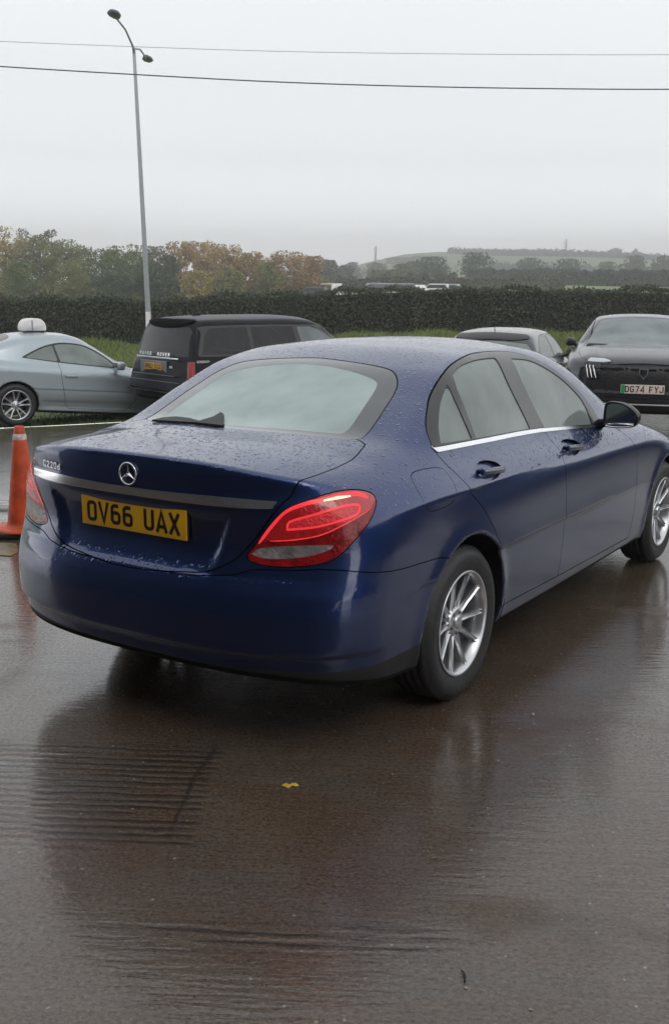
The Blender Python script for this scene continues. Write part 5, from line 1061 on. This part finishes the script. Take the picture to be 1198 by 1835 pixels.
# roof sign lying on the coupe
def roof_sign():
    R=COUPE.rotation_euler.to_matrix(); base=COUPE.location+R@(Vector((.50,-.05,1.432))*1.12); o=thing('roof_sign','rounded white roof sign on top of the silver coupe','sign',base,rz=COUPE.rotation_euler.z)
    mb=MB(); pr=[(-.21,0),(-.215,.07),(-.19,.14),(-.13,.195),(.0,.215),(.10,.205),(.17,.15),(.205,.07),(.20,0)]; pr=[tuple(p) for p in smooth_poly(pr,3,(0,8))]
    V=[];n=len(pr)
    for y,k in ((-.15,.93),(-.135,1),(.135,1),(.15,.93)): V+=[(x*k,y,z*k+.01) for x,z in pr]
    F=[(i*n+j,i*n+(j+1)%n,(i+1)*n+(j+1)%n,(i+1)*n+j) for i in range(3) for j in range(n)]+[tuple(range(n))[::-1],tuple(3*n+j for j in range(n))]
    mb.add(V,F,True); mb.build('shade',M['white'],o)
    b=MB(); b.box((-.05,-.151,.10),(.012,.003,.09),b=.002); b.build('grey_band',mat('grey_tape',(.25,.25,.26),.5),o); b=MB(); b.box((.02,0,.0),(.16,.12,.022),b=.01); b.build('foot',M['plastic'],o)
roof_sign()
# ---- far vehicles in the field car park
def small_car(name,lab,u,v,s,cm,rz,van=False):
    p=bearing(u,v,s); l=(p-CAMP).dot(RT); H=2.0 if van else 1.5; root=thing(name,lab,'van' if van else 'car',(p.x,p.y,p.z-H),rz=rz,group='vehicles parked in the far field')
    b=MB(); b.box((0,0,.62),(2.15,.86,.34),b=.18); b.build('body',cm,root)
    c=MB()
    a,e=(-2.0,.9) if van else (-1.5,1.0); zt=H
    V=[(a,-.78,.9),(e+.5,-.78,.9),(e+.5,.78,.9),(a,.78,.9),(a+.25,-.62,zt),(e-.15,-.62,zt),(e-.15,.62,zt),(a+.25,.62,zt)]
    c.add(V,[(0,3,2,1),(4,5,6,7),(0,1,5,4),(1,2,6,5),(2,3,7,6),(3,0,4,7)]); c.build('roof',cm,root)
    for sg in(-1,1):
        w_=MB(); q=[(a+.22,.95),(e+.32,.95),(e-.12,zt-.12),(a+.36,zt-.12)]; w_.add([(x,sg*(.785-(z-.9)/(zt-.9)*.16+.006),z) for x,z in q],[(0,1,2,3)]); w_.build('side_window',M['dglass'],root)
        for x in(-1.35,1.35): t=MB(); t.lathe([(0,-.1),(.2,-.1),(.31,-.08),(.31,.08),(.2,.1),(0,.1)],16); wo=t.build('wheel',M['rubber'],root,(x,sg*.80,.31))
    return root
small_car('parked_van','white van beyond the hedge just right of the orange birches',590,508,118,M['white'],YAW+.5,True)
small_car('parked_car','dark car roof just left of the white van beyond the hedge',566,514,116,M['grey'],YAW+1.2)
small_car('parked_car','white car touching the right end of the distant coach',747,510.5,124,M['white'],YAW+.2)
small_car('parked_car','white car, left one of two close together under the broad tree',783,508.5,128,M['white'],YAW+1.3)
small_car('parked_car','white car, right one of two close together under the broad tree',803,509,129,M['silver'],YAW+1.2)
def coach():
    p=bearing(699,508,120); root=thing('parked_coach','long dark coach standing in the far field beyond the hedge','coach',(p.x,p.y,p.z-3.0),rz=YAW-math.pi/2+.25,group='vehicles parked in the far field')
    b=MB(); b.box((0,0,1.65),(2.6,1.2,1.32),b=.16); b.build('body',mat('coach_paint',(.05,.055,.085),.3,coat=.6),root); r=MB(); r.box((0,0,2.99),(2.45,1.05,.03),b=.02); r.build('roof',M['silver'],root)
    for sg in(-1,1):
        for k in range(4): w_=MB(); w_.box((-1.8+1.2*k,sg*1.205,2.15),(.54,.008,.38),b=.006); w_.build('side_window',M['dglass'],root)
        for x in(-1.5,1.6): t=MB(); t.lathe([(0,-.14),(.3,-.14),(.46,-.12),(.46,.12),(.3,.14),(0,.14)],18); t.build('wheel',M['rubber'],root,(x,sg*1.05,.46))
coach()
# ================================================================ small things in the yard
def cone():
    g=bearing(44,956,7.0); t=1.611/(CAMP.z-g.z); g=CAMP+(g-CAMP)*t; root=thing('traffic_cone','orange traffic cone with a scuffed white tip, left of the blue saloon','traffic cone',(g.x,g.y,0),rz=YAW+.1)
    om=mat('faded_orange',(.50,.060,.012),.5,noise=.45,nscale=9,bump=.15,bscale=40)
    b=MB(); b.box((0,0,.022),(.19,.19,.020),b=.012); b.build('rubber_foot',M['plastic'],root)
    b=MB(); b.lathe([(.205,.040),(.205,.052),(.175,.058),(.125,.062),(.112,.075),(.105,.10),(.045,.665),(.043,.670),(.0,.672)],40,axis='Z'); co=b.build('cone_body',om,root)
    b=MB(); b.lathe([(.0462,.655),(.0472,.660),(.0425,.690),(.0405,.694),(.038,.697)],32,axis='Z'); b.build('white_collar',mat('scuffed_white',(.62,.56,.50),.6,noise=.5,nscale=45),co)
    b=MB(); b.lathe([(.0395,.694),(.033,.742),(.026,.748),(.018,.745),(.016,.72)],24,axis='Z'); b.build('tip',om,co)
cone()
def flat_mark(name,lab,cat,pts,m,th=.004):
    P=[]
    for u,v in pts:
        d=bearing(u,v,1)-CAMP; q=CAMP+d*(-CAMP.z/d.z); P.append((q.x,q.y))
    c=Vector((sum(p[0] for p in P)/len(P),sum(p[1] for p in P)/len(P),0)); mb=MB(); n=len(P)
    mb.add([(x-c.x,y-c.y,th) for x,y in P]+[(x-c.x,y-c.y,0) for x,y in P],[tuple(range(n))]+[(i,(i+1)%n,n+(i+1)%n,n+i) for i in range(n)])
    return tag(mb.build(name,m,loc=c),lab,cat)
wp=matn('worn_white_line',(.50,.50,.48),(.22,.22,.21),9,.5); tag(flat_mark('road_marking','thin worn white line on the wet yard behind the cone','line',[(-160,893),(28,899.5),(27,907),(-160,901)],wp))
tag(flat_mark('yellow_marking','patch of worn yellow paint on the yard below the cone','line',[(-60,968),(30,975),(33,990),(20,997),(-60,992)],matn('worn_yellow',(.20,.14,.045),(.07,.06,.045),14,.4)))
def leaf():
    d=bearing(520,1409,1)-CAMP; q=CAMP+d*(-CAMP.z/d.z); mb=MB(); pr=[(-.030,.0),(-.016,.013),(-.004,.010),(.008,.018),(.020,.010),(.030,.002),(.018,-.008),(.006,-.006),(-.006,-.014),(-.02,-.008)]
    V=[(0,0,.007)]+[(x,y,.004+.003*math.sin(i*2.1)) for i,(x,y) in enumerate(pr)]; F=[(0,1+i,1+(i+1)%len(pr)) for i in range(len(pr))]; V+=[(x,y,z-.0015) for x,y,z in V]; n=len(pr)+1; F+=[(n,n+1+(i+1)%(n-1),n+1+i) for i in range(n-1)]+[(1+i,n+1+i,n+1+(i+1)%(n-1),1+(i+1)%(n-1)) for i in range(n-1)]
    mb.add(V,F); o=tag(mb.build('fallen_leaf',mat('yellow_leaf',(.50,.34,.03),.5,noise=.3,nscale=60),loc=(q.x,q.y,0)),'small yellow leaf lying on the wet concrete behind the saloon','leaf'); o.rotation_euler=(0,0,YAW-1.5)
leaf()
def twig():
    d=bearing(832,1752,1)-CAMP; q=CAMP+d*(-CAMP.z/d.z); mb=MB(); mb.tube([(-.022,.004,.004),(-.005,-.001,.006),(.015,.001,.005),(.022,.007,.004)],[.002,.003,.0025,.0015],6); o=tag(mb.build('twig',M['plastic'],loc=(q.x,q.y,0)),'tiny black twig on the concrete near the bottom right','twig'); o.rotation_euler=(0,0,YAW)
twig()
def pebbles():
    pts=[(954,1281,'pale chip of stone on the concrete right of the rear wheel',.007),(833,1771,'tiny pale stone just below the black twig',.004),(950,1810,'pale stone at the bottom edge right of the twig',.004)]
    sm=mat('pale_stone',(.28,.25,.22),.6)
    for i,(u,v,lab,r) in enumerate(pts):
        d=bearing(u,v,1)-CAMP; q=CAMP+d*(-CAMP.z/d.z); mb=MB(); bm=bmesh.new(); bmesh.ops.create_icosphere(bm,subdivisions=2,radius=r)
        for x in bm.verts: x.co=Vector((x.co.x*1.5,x.co.y,x.co.z*.6))*(1+.25*math.sin(x.co.x*900+i)+.2*math.cos(x.co.y*700+2*i))
        mb.add([x.co for x in bm.verts],[[x.index for x in f.verts] for f in bm.faces],True); bm.free()
        tag(mb.build('stone',sm if 'dark' not in lab else M['dground'],loc=(q.x,q.y,r*.35)),lab,'stone',group='stones scattered on the yard')
pebbles()
